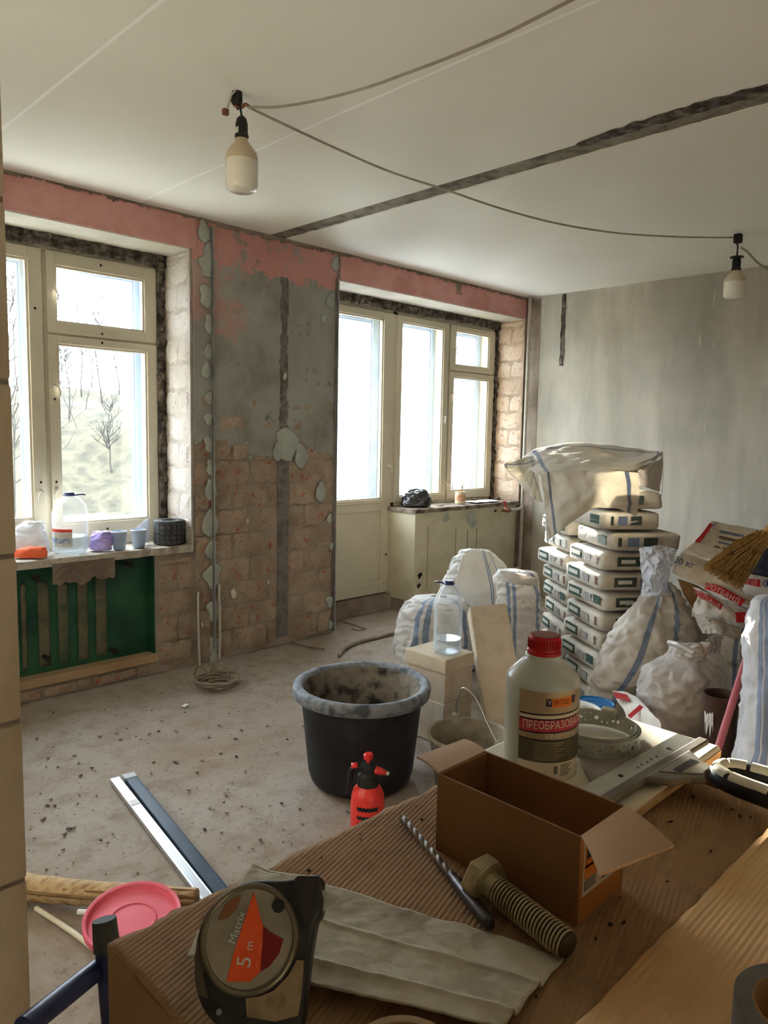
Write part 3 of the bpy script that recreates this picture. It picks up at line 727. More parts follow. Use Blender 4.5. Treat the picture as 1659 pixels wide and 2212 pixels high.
def SP(px, z, y):                              # point of the picture column px at height z on the plane y
    a, b = 300.0, 2200.0
    for _ in range(50):
        m = (a+b)/2
        if HY(px, m, y).z > z: a = m
        else: b = m
    return HY(px, a, y), a
def sillsack(sl, px, y, z, **k):
    p, py = SP(px, z, y); dy = py-sl[-1][2]
    return psack([(s[0], s[1], s[2]+dy)+tuple(s[3:]) for s in sl], base_d=(p-CAM).dot(_f), **k)
def obj(mb, name, mat, label, cat, base=None, group=None, **k):
    """one thing that is one mesh: origin at its base"""
    zs = min(p.z for p in mb.v); xs = sum(p.x for p in mb.v)/len(mb.v); ys = sum(p.y for p in mb.v)/len(mb.v)
    b = Vector(base) if base else Vector((xs, ys, zs))
    mb.v = [p-b for p in mb.v]
    o = mb.build(name, mat, None, **k); o.location = b
    return tag(o, label, cat, group)
def root(name, label, cat, loc, group=None, rz=0, rot=None): return thing(name, label, cat, loc, rz, group, rot)

# ------------------------------------------------------------------ lamps and wires under the ceiling
def vplane(a, b): return Vector(a), (Vector(b)-Vector(a)).cross(Vector((0, 0, 1))).normalized()
def bulb(hook_px, hook_py, pts, label, big):
    hk = HZ(hook_px, hook_py, H); d = (hk-CAM).dot(_f)
    g = lambda py: HD(pts[0], py, d)
    ztop, znk, zbot = g(pts[1]).z, g(pts[2]).z, g(pts[3]).z
    c = HD(pts[0], pts[2], d); r = pts[4]*d/FPX
    t = root('hanging_bulb', label, 'light bulb', (c.x, c.y, H), 'bare bulbs under the ceiling')
    L = lambda z: z-H
    zb, zt = L(zbot), L(znk); h = zt-zb
    MB().lathe([(0, zb), (r*.75, zb+.01*h), (r*.95, zb+.06*h), (r, zb+.14*h), (r, zb+.56*h)], 28).build('diffuser', M_bulb, t, smooth=True, auto=.9)
    MB().lathe([(r, zb+.56*h), (r*1.01, zb+.60*h), (r*.93, zb+.72*h), (r*.62, zb+.84*h), (r*.40, zb+.93*h), (r*.36, zb+1.0*h)], 28, caps=False).build('neck', M_bulbneck, t, smooth=True)
    rs = r*.38
    sk_ = MB().lathe([(rs, zt-.005), (rs, zt+.6*(L(ztop)-zt)), (rs*.8, zt+.85*(L(ztop)-zt)), (rs*.3, L(ztop)), (0, L(ztop))], 20).build('socket', M_blackp, t, smooth=True, auto=.8)
    MB().lathe([(rs*1.12, zt), (rs*1.12, zt+.008), (rs, zt+.01)], 20).build('socket_ring', M_blackp, sk_)
    if big:
        a = (hk-c); MB().tube([(0, 0, L(ztop)), (a.x*.3, a.y*.3, L(ztop)+.04), (a.x*.6, a.y*.6, -.06), (a.x, a.y, 0)], .004, 6).build('lead', M_blackp, t)
        MB().grid(lambda u, v: (Vector((math.cos(2.2+u*1.4), math.sin(2.2+u*1.4), 0))*rs*1.02).xyz[:2]+(lerp(zt+.01, zt+.03, v),), 6, 1, uv=False).build('paper_sticker', M_pale, sk_)
    else:
        MB().tube([(0, 0, L(ztop)), (.004, 0, L(ztop)+.05), (-.012, 0, L(ztop)+.075), (.012, .0, L(ztop)+.10), (-.008, 0, L(ztop)+.13), (0, 0, 0)], .005, 6).build('hook', M_dark, t, smooth=True)
        MB().ext(-.02, .02, -.02, .02, -.05, 0).build('junction', M_dark, t, bevel=.004)
        MB().lathe([(rs*1.6, L(ztop)-.012), (rs*1.6, L(ztop)-.006), (0, L(ztop)-.004)], 16).build('collar', M_blackp, sk_)
    return t, hk, d
B1, hk1, d1 = bulb(508, 200, (522, 252, 297, 411, 35), 'large unlit frosted bulb hanging nearest the camera, with twisted bare wire ends above', True)
B2, hk2, d2 = bulb(1593, 508, (1590, 553, 583, 644, 23), 'smaller unlit frosted bulb hanging at the far right by the grey wall', False)
def loc_of(t, p): return Vector(p)-t.location
m = MB()
p0 = loc_of(B1, HD(508, 196, d1)); p1 = loc_of(B1, HD(512, 228, d1))
m.lathe([(.014, -.0), (.02, .012), (.018, .05), (.01, .07)], 10, c=(p1.x, p1.y, p1.z)); m.build('hook_shroud', M_blackp, B1, smooth=True)
MB().tube(catmull([loc_of(B1, HD(x, y, d1)) for x, y in ((500,215),(508,228),(520,232),(530,226),(538,230))], 16), .007, 6).build('twisted_ends', M_copper, B1, smooth=True)
MB().tube(catmull([loc_of(B1, HD(x, y, d1-.02)) for x, y in ((510,196),(500,205),(494,222),(490,238))], 10), .004, 6).build('loose_wire', M_pale, B1, smooth=True)
q = loc_of(B1, HD(487, 242, d1-.02)); MB().box((0,0,0), (.022,.016,.022)).build('terminal', M_copper, B1, bevel=.003).location = q
def wire(pxs, a, b, name, label, r=.0045, mat=M_wire):
    P0, n_ = vplane(a, b)
    pts = [Vector(a)]+[HP(x, y, P0, n_) for x, y in pxs]+[Vector(b)]
    c = catmull(pts, 48)
    for q_ in c: q_.z = min(q_.z, H-.006)
    o = obj(MB().tube(c, r, 6), name, mat, label, 'cable', smooth=True); return o
wa = HD(536, 231, d1)
wire([(600,262),(720,318),(840,370),(965,411),(1080,450),(1200,482),(1330,503),(1450,511),(1530,513)], wa, HD(1588, 513, d2), 'ceiling_cable', 'grey cable sagging from the large bulb across to the far bulb')
we = HZ(1250, -8, H-.05)
wire([(600,231),(690,216),(790,190),(880,158),(970,124),(1080,78),(1160,38)], wa, we, 'ceiling_cable', 'grey cable running from the large bulb to the top edge of the ceiling')
wire([(1615,545),(1640,570)], HD(1601, 535, d2), HD(1675, 588, d2+.05), 'ceiling_cable', 'short grey cable drooping right from the far bulb', .006)

# ------------------------------------------------------------------ things on the left window sill
SZ = .732
def pet_bottle(name, label, c, r, h, handle_mat, label_band=True, rz=0, fill=.3):
    t = root(name, label, 'bottle', c, rz=rz)
    pr = [(0, .004), (r*.80, .0), (r*.97, h*.04), (r, h*.08)]
    for i in range(9): z = .10+.045*i; pr += [(r*(1 if i % 2 else .955), h*z)]
    pr += [(r, h*.52), (r*.98, h*.66), (r*.86, h*.78), (r*.62, h*.88), (r*.30, h*.94), (r*.25, h*.95), (r*.25, h*.985)]
    MB().lathe(pr, 40, caps=False).build('body', M_pet, t, smooth=True)
    MB().lathe([(0, h*.012), (r*.78, h*.012), (r*.94, h*.05), (r*.95, h*fill), (0, h*fill)], 32).build('water', M_water, t, smooth=True, auto=.6)
    MB().lathe([(r*.30, h*.965), (r*.30, h*1.0), (0, h*1.0)], 20).build('cap', handle_mat, t, smooth=True, auto=.6)
    MB().tube(catmull([(r*.32*math.cos(a), r*.32*math.sin(a), h*.955) for a in [i*PI/4 for i in range(8)]]+[(r*.32, 0, h*.955)], 24), .005, 6).tube(catmull([(-r*.3, 0, h*.955), (-r*.75, 0, h*.97), (-r*.95, 0, h*.965)], 8), .005, 6).build('carry_handle', handle_mat, t, smooth=True)
    return t
cb = SP(153, SZ, YW+.105)[0]; dB = (cb-CAM).dot(_f); rB = 37*dB/FPX
sb = pet_bottle('water_bottle', 'large clear water bottle with red and blue label on the left window sill', cb, rB, HD(153, 1062, dB).z-SZ, M_navy, rz=2.3, fill=.28)
M_lblR = pm('label_red', [sr(214,80,66)], 4, .5, 0); M_lblB = pm('label_blue', [sr(120,150,186), sr(196,204,212)], 60, .5, 0); M_lblW = pm('label_white', [sr(214,212,204), sr(190,194,196)], 50, .5, 0)
hB = HD(153, 1062, dB).z-SZ
def arc(par, r, a0, a1, z0, z1, mat, nm): MB().grid(lambda u, v: (r*math.cos(lerp(a0, a1, u)), r*math.sin(lerp(a0, a1, u)), lerp(z0, z1, v)), 14, 1, uv=False).build(nm, mat, par, smooth=True)
a_c = math.atan2(-cb.y, -cb.x)-2.3
arc(sb, rB*1.012, a_c-1.25, a_c+.1, hB*.37, hB*.42, M_lblR, 'label_band'); arc(sb, rB*1.012, a_c-1.25, a_c+.1, hB*.13, hB*.37, M_lblW, 'label_panel'); arc(sb, rB*1.016, a_c-1.2, a_c, hB*.18, hB*.27, M_lblB, 'label_print')
dS = (SP(80, SZ, YW+.12)[0]-CAM).dot(_f)
M_orange = pm('orange_cloth', [sr(224,92,56), sr(236,112,70)], 12, .7, .4, 20, .01)
tb = root('plastic_bag', 'clear plastic bag with an orange cloth at the left end of the sill', 'bag', SP(70, SZ, YW+.12)[0])
sillsack([(56, 92, 1130, .0, .3), (35, 98, 1148, .0, .35), (26, 100, 1170, 0, .4), (28, 100, 1204, 0, .4)], 70, YW+.135, SZ, n=40, m=24, wr=.012, seed=3, ws=14).build('film', M_film, tb, smooth=True, world=True)
sillsack([(60, 95, 1180, .0, .4), (34, 98, 1188, .0, .35), (30, 100, 1204, 0, .35)], 70, YW+.055, SZ, n=32, m=14, wr=.006, seed=4, ws=14).build('orange_cloth', M_orange, tb, smooth=True, world=True)
M_purple = pm('lilac_film', [sr(150,134,196), sr(172,158,214)], 12, .3, .4, 20, .01)
M_palebl = pm('pale_blue_plastic', [sr(168,190,220), sr(190,208,232)], 12, .3, .2, 20, .01)
obj(sillsack([(206, 232, 1158, 0, .4), (200, 238, 1168, 0, .5), (199, 240, 1182, 0, .5), (199, 240, 1200, 0, .5)], 219, YW+.075, SZ, n=56, m=30, wr=.010, seed=6, ws=16), 'crumpled_film', M_purple, 'crumpled lilac plastic beside the water bottle on the sill', 'plastic', smooth=True)
def cup(px, py, label, sc_, tilt):
    p = SP(px, SZ, YW+py)[0]; t = root('plastic_cup', label, 'cup', p, rot=(tilt, 0, .4))
    MB().lathe([(0, .002), (.028*sc_, 0), (.037*sc_, .085*sc_), (.039*sc_, .086*sc_), (.036*sc_, .084*sc_), (.027*sc_, .005)], 20, caps=False).build('cup_body', M_palebl, t, smooth=True)
    MB().lathe([(.0375*sc_, .082*sc_), (.041*sc_, .085*sc_), (.0375*sc_, .088*sc_)], 20, caps=False).build('rim', M_white, t, smooth=True)
cup(258, .06, 'pale blue disposable cup beside the lilac plastic on the sill', 1.15, 0); cup(300, .06, 'pale blue disposable cup next to the dark rolls on the sill', 1.15, 0)
_w = lambda px, z, y: (0, *SP(px, z, YW+y)[0])
obj(psurf([[_w(287, SZ+.08, .17), _w(305, SZ+.12, .17), _w(322, SZ+.15, .19)], [_w(287, SZ+.04, .16), _w(305, SZ+.06, .16), _w(322, SZ+.08, .18)], [_w(289, SZ+.006, .15), _w(305, SZ+.006, .15), _w(322, SZ+.006, .17)]], 16, 12, .008, 5, 20), 'film_scrap', M_film, 'scrap of clear film standing behind the right cup on the sill', 'plastic', smooth=True, solid=.001)
pr = SP(366, SZ, YW+.10)[0]; dR = (pr-CAM).dot(_f); rr = 32*dR/FPX; hr = HD(366, 1122, dR).z-SZ
t = root('mesh_tape_stack', 'stack of dark fibreglass mesh tape rolls at the right end of the sill', 'tape rolls', pr)
M_mesh = pm('dark_mesh', [sr(52,54,58), sr(82,84,88), sr(40,42,46)], 60, .8, .6, 160, .003)
for i in range(5):
    z0 = hr*i/5; MB().lathe([(rr*.5, z0), (rr*.97, z0), (rr, z0+hr*.03), (rr, z0+hr*.17), (rr*.97, z0+hr*.195), (rr*.5, z0+hr*.195), (rr*.5, z0)], 36, caps=False).build('roll', M_mesh, t, smooth=True, auto=.6)
for i in range(16):
    a = 2*PI*i/16; MB().ext(-.001, .001, -.003, .003, 0, hr*.97).build('weave_line', M_blackp, t).location = (rr*math.cos(a), rr*math.sin(a), 0)
    t.children[-1].rotation_euler = (0, 0, a)

# ------------------------------------------------------------------ things on the balcony window sill
SZ2 = .828
pb = SP(900, SZ2, YW+.14)[0]; dK = (pb-CAM).dot(_f)
M_blackbag = pm('black_bag_film', [sr(32,32,36), sr(52,52,58)], 10, .22, .5, 14, .02, spec=.6)
obj(sillsack([(892, 912, 1066, 0, .6), (880, 924, 1075, 0, .6), (874, 928, 1090, 0, .6), (870, 928, 1104, 0, .6)], 899, YW+.14, SZ2, n=60, m=34, wr=.018, seed=9, ws=16), 'plastic_bag', M_blackbag, 'crumpled black plastic bag on the balcony window sill', 'bag', smooth=True)
pc = SP(994, SZ2, YW+.10)[0]; dC = (pc-CAM).dot(_f); rc = 11.5*dC/FPX; hc = HD(994, 1062, dC).z-SZ2
t = root('tin_can', 'small tin of brushes with an orange label on the balcony window sill', 'can', pc)
MB().lathe([(0, 0), (rc, 0), (rc, hc), (rc*.95, hc), (rc*.95, .01), (0, .01)], 24, caps=False).build('can_body', pm('can_beige', [sr(196,180,152), sr(206,194,170)], 8, .5, .1), t, smooth=True, auto=.6)
MB().lathe([(rc*1.01, hc*.25), (rc*1.01, hc*.75)], 24, caps=False).build('can_label', pm('can_label', [sr(198,120,84), sr(212,190,160)], 40, .6, 0), t, smooth=True)
for dx, dz in ((.02, .09), (.035, .13)): MB().tube([(0, 0, .02), (dx, 0, hc+dz*.6)], .004, 6).build('brush_handle', M_tan, t)
pq = SP(1042, SZ2, YW+.10)[0]
obj(MB().grid(lambda u, v: pq+Vector(((u-.5)*.34, (v-.5)*.15, .006+.004*N3((u, v, 0), 4))), 12, 8), 'paper_sheet', M_white, 'white sheet of paper lying on the balcony window sill', 'paper', solid=.001)
random.seed(4)
for i, (px, py, s, lb) in enumerate(((1074,.16,.03,'dark dusty lump on the sill just right of the paper sheet'), (1026,.24,.022,'small brown lump on the sill behind the paper sheet'), (952,.06,.018,'grey crumb on the sill right of the black bag'))):
    p = SP(px, SZ2, YW+py)[0]
    obj(MB().lathe([(0, 0), (1, .05), (1.1, .5), (.6, 1), (0, 1.1)], 9, c=p, fn=lambda q_, a: Vector((q_.x*s*(1+.3*math.sin(2*a+i)), q_.y*s, q_.z*s*.7))), 'debris_lump', M_brown if i < 2 else M_pipe, lb, 'debris', smooth=True)
# heating pipes in the corner
t = root('heating_pipe', 'grey heating riser with two branch pipes and a tap in the corner', 'pipe', (5.50, YW-.07, 0))
MB().tube([(0, 0, 0), (0, 0, H)], .014, 12).build('riser', M_pipe, t, smooth=True)
for z in (.77, .24):
    MB().tube(catmull([(0, 0, z), (-.12, -.01, z-.01), (-.22, -.01, z-.005)], 10), .012, 10).build('branch_pipe', M_pipe, t, smooth=True)
v_ = MB().lathe([(.022, 0), (.022, .05), (.014, .055), (.014, .07)], 12, m=Matrix.Rotation(PI/2, 4, 'X'), c=(-.24, .02, .765)).build('tap_body', M_copper, t, smooth=True)
MB().tube([(-.24, 0, .77), (-.26, 0, .83)], .006, 8).ext(-.285, -.245, -.005, .005, .83, .84).build('tap_lever', M_redprint, v_)
# ------------------------------------------------------------------ tub, sprayer, bucket
c = HZ(782, 1474, .40); dT = (c-CAM).dot(_f); rT = 150*dT/FPX
t = root('mortar_tub', 'large round black plastic mortar tub with a cement-smeared rim', 'tub', (c.x, c.y, 0))
hT = .40
MB().lathe([(0, 0), (rT*.66, 0), (rT*.72, .015), (rT*.76, .05), (rT*.86, hT*.80), (rT*.87, hT*.86)], 64, caps=False).build('shell', M_tub, t, smooth=True, auto=.7)
MB().lathe([(rT*.87, hT*.86), (rT*.96, hT*.88), (rT*.985, hT*.90), (rT, hT*.97), (rT*.985, hT), (rT*.93, hT*1.012), (rT*.86, hT*.995), (rT*.85, hT*.97)], 64, caps=False, fn=lambda p, a: p*(1+.006*math.sin(2*a+1))).build('rim', M_tubrim, t, smooth=True)
MB().lathe([(rT*.85, hT*.975), (rT*.83, hT*.85), (rT*.74, .05), (rT*.68, .02), (0, .02)], 64, caps=False).build('inner_wall', M_tubin, t, smooth=True)
MB().lathe([(rT*.72, .045), (rT*.4, .05), (0, .048)], 40, caps=False).build('mortar_residue', M_tubin, t)

TUB = (c.x, c.y); p = HZ(793, 1800, 0); SPR = (p.x, p.y); dS_ = (p-CAM).dot(_f); k = dS_/FPX
t = root('pressure_sprayer', 'small red pump sprayer with black head in front of the black tub', 'sprayer', p, rz=-.8)
zz = lambda py: HD(795, py, dS_).z
r_ = 36*k
b_ = MB().lathe([(0, 0), (r_*.92, 0), (r_, .01), (r_*1.02, zz(1740)), (r_*.98, zz(1712)), (r_*.85, zz(1698)), (r_*.62, zz(1688))], 36, caps=True).build('bottle', M_red, t, smooth=True, auto=.8)
for py, s in ((1729, .007), (1748, .006), (1763, .004)):
    z = zz(py); MB().grid(lambda u, v: (r_*1.022*math.cos(lerp(-2.2, -.9, u)+.8-.79), r_*1.022*math.sin(lerp(-2.2, -.9, u)+.8-.79), z+(v-.5)*s*2+.002*math.sin(u*40)), 24, 1, uv=False).build('print_line', M_blackp, b_)
MB().lathe([(r_*.64, zz(1690)), (r_*.66, zz(1682)), (r_*.58, zz(1676)), (r_*.62, zz(1668)), (r_*.44, zz(1660)), (r_*.45, zz(1646)), (r_*.40, zz(1641)), (0, zz(1640))], 28).build('head', M_blackp, t, smooth=True, auto=.7)
MB().lathe([(r_*.11, zz(1642)), (r_*.11, zz(1632)), (r_*.28, zz(1631)), (r_*.30, zz(1622)), (r_*.22, zz(1619)), (0, zz(1619))], 20).build('pump_knob', M_red, t, smooth=True, auto=.7)
hd = zz(1656)
h_ = MB().tube(catmull([(r_*.2, 0, hd), (-r_*.6, 0, hd+.008), (-r_*.95, 0, hd+.003), (-r_*1.1, 0, hd-.05), (-r_*1.2, 0, hd-.09)], 14), [.012]*4+[.010]*7+[.006]*4, 8).build('handle', M_blackp, t, smooth=True)
MB().tube([(-r_*.62, 0, hd+.014), (-r_*1.0, 0, hd+.012)], .011, 10).build('trigger', M_red, h_, smooth=True)
n_ = MB().tube([(r_*.3, 0, hd), (r_*.7, 0, hd-.004), (r_*1.05, 0, hd-.010)], [.016, .013, .008], 12).build('nozzle', M_red, t, smooth=True)
MB().tube([(r_*1.05, 0, hd-.010), (r_*1.25, 0, hd-.013)], [.007, .006], 10).build('nozzle_tip', M_pipe, n_, smooth=True)

c = HZ(1013, 1584, .27); dU = (c-CAM).dot(_f); rU = 88*dU/FPX
t = root('steel_bucket', 'dirty grey bucket with a wire handle between tub and cardboard box', 'bucket', (c.x, c.y, 0))
MB().lathe([(0, .0), (rU*.72, 0), (rU*.74, .01), (rU*.97, .26)], 48, caps=False).build('shell', pm('bucket_outside', [sr(92,88,84), sr(120,114,106)], 8, .6, .2), t, smooth=True, auto=.7)
MB().lathe([(rU*.97, .255), (rU*1.02, .26), (rU*1.03, .268), (rU, .274), (rU*.955, .268)], 48, caps=False).build('rim', M_bucket, t, smooth=True)
MB().lathe([(rU*.955, .268), (rU*.71, .02), (0, .02)], 48, caps=False).build('inner_wall', M_bucket, t, smooth=True)
L_ = lambda px, py, dd: HD(px, py, dU+dd)-Vector((c.x, c.y, 0))
eA = L_(985, 1552, .08); eB = L_(1078, 1612, -.10)
MB().tube(catmull([eA, L_(990, 1510, .06), L_(1002, 1486, .03), L_(1030, 1512, 0), L_(1052, 1560, -.05), eB], 30), .0035, 6).build('wire_handle', M_steelwire, t, smooth=True)
for e in (eA, eB): MB().box(e, (.03, .03, .045)).build('handle_ear', M_bucket, t, bevel=.008)

# ------------------------------------------------------------------ aerated concrete blocks and the water bottle on them
fc = HZ(963, 1427, .40)                         # front corner of the top slab
G = 'aerated concrete blocks behind the tub'
def ablock(dx0, dx1, dy0, dy1, z0, z1, label, rz=0):
    t = thing('aerated_block', label, 'block', (fc.x+dx0, fc.y+dy0, z0), rz, G)
    b = MB().ext(0, dx1-dx0, 0, dy1-dy0, 0, z1-z0).build('block_body', M_block, t, bevel=.005)
    return t
ablock(0, .205, 0, .25, .333, .40, 'thin pale block on top of the block stack, under the clear bottle')
ablock(.008, .20, .006, .24, .195, .333, 'thick pale block in the middle of the stack behind the tub')
ablock(.004, .202, .004, .245, 0, .195, 'pale block at the floor in the stack behind the tub')
tc = HD(1054, 1306, 3.62); bc = HZ(1112, 1600, 0.0); bc = HD(1108, 1585, 3.26); bc.z = .02
up = (tc-bc); L = up.length; zax = up.normalized(); xax = RT.copy(); xax = (xax-zax*xax.dot(zax)).normalized(); yax = zax.cross(xax)
t = thing('aerated_block', 'long pale block leaning on end against the white sacks', 'block', bc, 0, G); mt = Matrix((xax, yax, zax)).transposed()
t.rotation_euler = mt.to_euler()
MB().ext(-.092, .092, 0, .10, 0, L).build('block_body', M_block, t, bevel=.005)
cb2 = HZ(966, 1408, .402); dB2 = (cb2-CAM).dot(_f)
pet_bottle('water_bottle', 'tall clear water bottle with a blue handle standing on the pale blocks', cb2, 31*dB2/FPX, HD(966, 1250, dB2).z-.402, M_navy, rz=-.9, fill=.2)

# ------------------------------------------------------------------ stacks of cement bags
ux, uy = Vector((.831, -.556, 0)), Vector((.556, .831, 0)); RZ = math.atan2(ux.y, ux.x)
BW, BL, BH = .30, .42, .097
def bag_mesh(seed):
    def fn(u, v):
        th = 2*PI*u; ph = PI*(v-.5); e1, e2 = .16, .34
        sg = lambda x, e: math.copysign(abs(x)**e, x)
        x = BW/2*sg(math.cos(ph), e2)*sg(math.cos(th), e1); y = BL/2*sg(math.cos(ph), e2)*sg(math.sin(th), e1); z = BH/2*sg(math.sin(ph), e2)
        k = .008*crease((x+seed, y, z*2), 7)+.004*crease((x, y+seed, z), 18)
        f = 1+k/.15
        return (x*f+BW/2, y*f+BL/2, z+BH/2+.006*N3((x, y, seed), 9))
    return MB().grid(fn, 44, 12, wrap=True, uv=False)
bag_meshes = []
for s in range(4):
    o_ = bag_mesh(s).build('bag_body', M_bagbody, None, smooth=True); bag_meshes.append(o_.data); bpy.data.objects.remove(o_)
def plate(par, face, a0, a1, z0, z1, mat, nm, off=.009):
    if face == 'y':
        off += .004; v = MB().ext(a0, a1, -off-.0012, -off, z0, z1)
    else: v = MB().ext(-off-.0012, -off, a0, a1, z0, z1)
    return v.build(nm, mat, par)
ordn = ['', 'second', 'third', 'fourth', 'fifth', 'sixth', 'seventh', 'eighth', 'ninth', 'tenth', 'eleventh', 'twelfth']
def cement_bag(p, rz, seed, label, grp, cross=False):
    t = thing('cement_bag', label, 'cement bag', p, rz, grp)
    o_ = bpy.data.objects.new('bag_body', bag_meshes[seed % 4]); COL.objects.link(o_); o_.parent = t
    k = (seed*7) % 3
    if not cross:
        a = plate(t, 'y', .055+.01*k, .175+.01*k, .030, .078, M_gprint2, 'green_print'); plate(a, 'y', .075+.01*k, .15+.01*k, .045, .064, M_pale, 'brand_strip', .0105)
        plate(t, 'y', .195+.01*k, .245, .035, .070, M_bprint, 'blue_print')
        a = plate(t, 'x', BL-.19, BL-.05, .030, .080, M_gprint, 'green_print'); plate(a, 'x', BL-.17, BL-.06, .045, .066, M_pale, 'brand_strip', .0105)
        a = plate(t, 'x', .12, .20, .035, .072, M_bprint, 'blue_print')
        for j in range(4): plate(a, 'x', .127+.018*j, .137+.018*j, .035, .072, M_bagbody, 'letter_gap', .0105)
        plate(t, 'x', .03, (.10 if seed % 3 == 0 else .05), .035, .078, M_gprint if seed % 3 == 0 else M_rust, 'corner_print')
    else:
        for i_, (a0, a1, mm) in enumerate(((.02, .035, M_gprint2), (.06, .11, M_bprint), (.13, .19, M_gprint2))): plate(t, 'y', a0, a1, .03, .075, mm, 'print_block')
        plate(t, 'x', .05, .14, .03, .075, M_gprint, 'green_print')
    return t
pc_ = HD(1290, 1500, 3.78); rc0 = Vector((pc_.x, pc_.y, 0))
lc_ = HD(1216, 1450, 4.32); lc0 = Vector((lc_.x, lc_.y, 0))
random.seed(12); z = .005
for i in range(11):
    j = Vector((random.uniform(-.012, .012), random.uniform(-.012, .012), 0)) if i < 8 else Vector((.0, 0, 0))
    lab = ('bottom' if i == 0 else ordn[i]+' from the floor')+' cement bag of the front stack by the leaning sack'
    if i == 8: j = ux*.03-uy*.02
    cb_ = cement_bag(rc0+j+Vector((0, 0, z)), RZ+random.uniform(-.05, .05), i+1, lab, 'cement bags stacked by the wall', i >= 8)
    if i == 8: cb_.scale = (1.22, 1, 1)
    z += BH+.0065
z = .005
for i in range(11):
    lab = ('bottom' if i == 0 else ordn[i]+' from the floor')+' cement bag of the rear stack nearest the balcony window'
    cb_ = cement_bag(lc0+Vector((random.uniform(-.015, .015), random.uniform(-.015, .015), z)), RZ-.06+random.uniform(-.05, .05), i+2, lab, 'cement bags stacked by the wall')
    if i == 8:
        pl_ = plate(cb_, 'x', .03, .22, .03, .075, M_gprint2, 'name_panel', .012)
        text_part('УНИВЕРС', .034, M_pale, pl_, Matrix(((0, 0, -1, -.0145), (-1, 0, 0, .125), (0, 1, 0, .052), (0, 0, 0, 1))), .0003)
    z += BH+.0065
# ------------------------------------------------------------------ woven sack thrown over the stacks
t = root('woven_sack', 'empty woven sack with blue stripes draped over the top of the cement stacks', 'sack', rc0+Vector((0, 0, z)))
psurf([[(1128,990,4.5),(1165,968,4.5),(1240,958,4.5),(1330,964,4.4),(1400,974,4.3),(1430,976,4.2)],
       [(1140,1003,4.25),(1175,982,4.25),(1250,975,4.2),(1330,985,4.1),(1400,986,4.0),(1431,978,3.95)],
       [(1150,1018,3.95),(1185,1006,3.95),(1250,1002,3.85),(1320,1004,3.75),(1385,1002,3.72),(1426,992,3.74)],
       [(1168,1030,3.80),(1192,1020,3.78),(1255,1018,3.70),(1320,1018,3.62),(1355,1020,3.60),(1378,1022,3.62)]], 60, 30, .016, 2, 10).build('top_panel', M_drape, t, smooth=True, solid=.003, world=True)
psurf([[(1166,1020,3.80),(1200,1018,3.75),(1260,1016,3.69),(1320,1014,3.62),(1375,1015,3.63)],
       [(1172,1060,3.78),(1205,1055,3.73),(1265,1050,3.66),(1325,1050,3.60),(1380,1055,3.62)],
       [(1178,1110,3.79),(1210,1100,3.72),(1270,1080,3.65),(1330,1082,3.59),(1378,1090,3.62)],
       [(1184,1166,3.80),(1216,1142,3.72),(1275,1102,3.67),(1330,1098,3.61),(1374,1118,3.63)]], 60, 40, .014, 7, 8).build('hanging_panel', M_hang, t, smooth=True, solid=.003, world=True)
psurf([[(1152,985,4.2),(1128,992,4.2),(1092,1000,4.2)], [(1158,1012,4.05),(1125,1018,4.08),(1088,1010,4.15)], [(1164,1045,3.95),(1140,1045,4.0),(1112,1034,4.08)], [(1172,1085,3.9),(1158,1080,3.92),(1146,1072,3.98)]], 24, 30, .02, 11, 12).build('left_wing', M_drape, t, smooth=True, solid=.003, world=True)
psurf([[(1376,1002,3.72),(1405,990,3.80),(1430,976,3.85)], [(1378,1025,3.70),(1404,1022,3.78),(1430,1010,3.84)], [(1380,1050,3.70),(1402,1056,3.78),(1424,1062,3.83)]], 16, 16, .01, 3, 12).build('right_flap', M_sackC, t, smooth=True, solid=.003, world=True)
MB().tube(catmull([HD(1430, 978, 3.85), HD(1432, 1010, 3.84), HD(1430, 1060, 3.83), HD(1424, 1085, 3.83)], 16), .003, 5).build('thread', M_white, t, world=True)
MB().tube(catmull([HD(1180, 1120, 3.79), HD(1181, 1145, 3.78), HD(1183, 1174, 3.78)], 12), .005, 5).build('thread', M_white, t, world=True)

# ------------------------------------------------------------------ white sacks
def sackthing(sl, mat, label, seed, base_d=None, extra=None, **k):
    l_ = sl[-1]; mid = (l_[0]+l_[1])/2; a_, b_ = l_[2]-60.0, 2600.0
    for _ in range(50):                             # carry the sack down to the floor
        m_ = (a_+b_)/2
        if HD(mid, m_, base_d+l_[3]).z > .006: a_ = m_
        else: b_ = m_
    if a_ > l_[2]+3: sl = list(sl)+[(l_[0]+2, l_[1]-2, a_)+tuple(l_[3:])]
    mb = psack(sl, seed=seed, base_d=base_d, **k)
    b = sum((p for p in mb.v), Vector())/len(mb.v); b.z = 0
    t = root('woven_sack', label, 'sack', b, 'white woven sacks on the floor')
    mb.build('sack_body', mat, t, smooth=True, world=True)
    if extra: extra(t)
    return t
sackthing([(1005,1050,1186,.12,.5),(980,1082,1215,.08,.6),(962,1098,1262,.05,.8),(955,1110,1320,0,.8),(960,1120,1380,0,.8),(968,1120,1440,0,.8)], M_sackA, 'peaked white woven sack with blue stripes behind the clear bottle', 5, 4.60, wr=.02,
          extra=lambda t: psurf([[(1000,1200,4.46),(1030,1186,4.5),(1062,1196,4.46)],[(985,1260,4.38),(1040,1262,4.34),(1090,1250,4.38)],[(1005,1300,4.38),(1050,1325,4.31),(1085,1300,4.36)]], 26, 26, .014, 6, 10).build('folded_mouth', M_sackA, t, smooth=True, solid=.003, world=True))
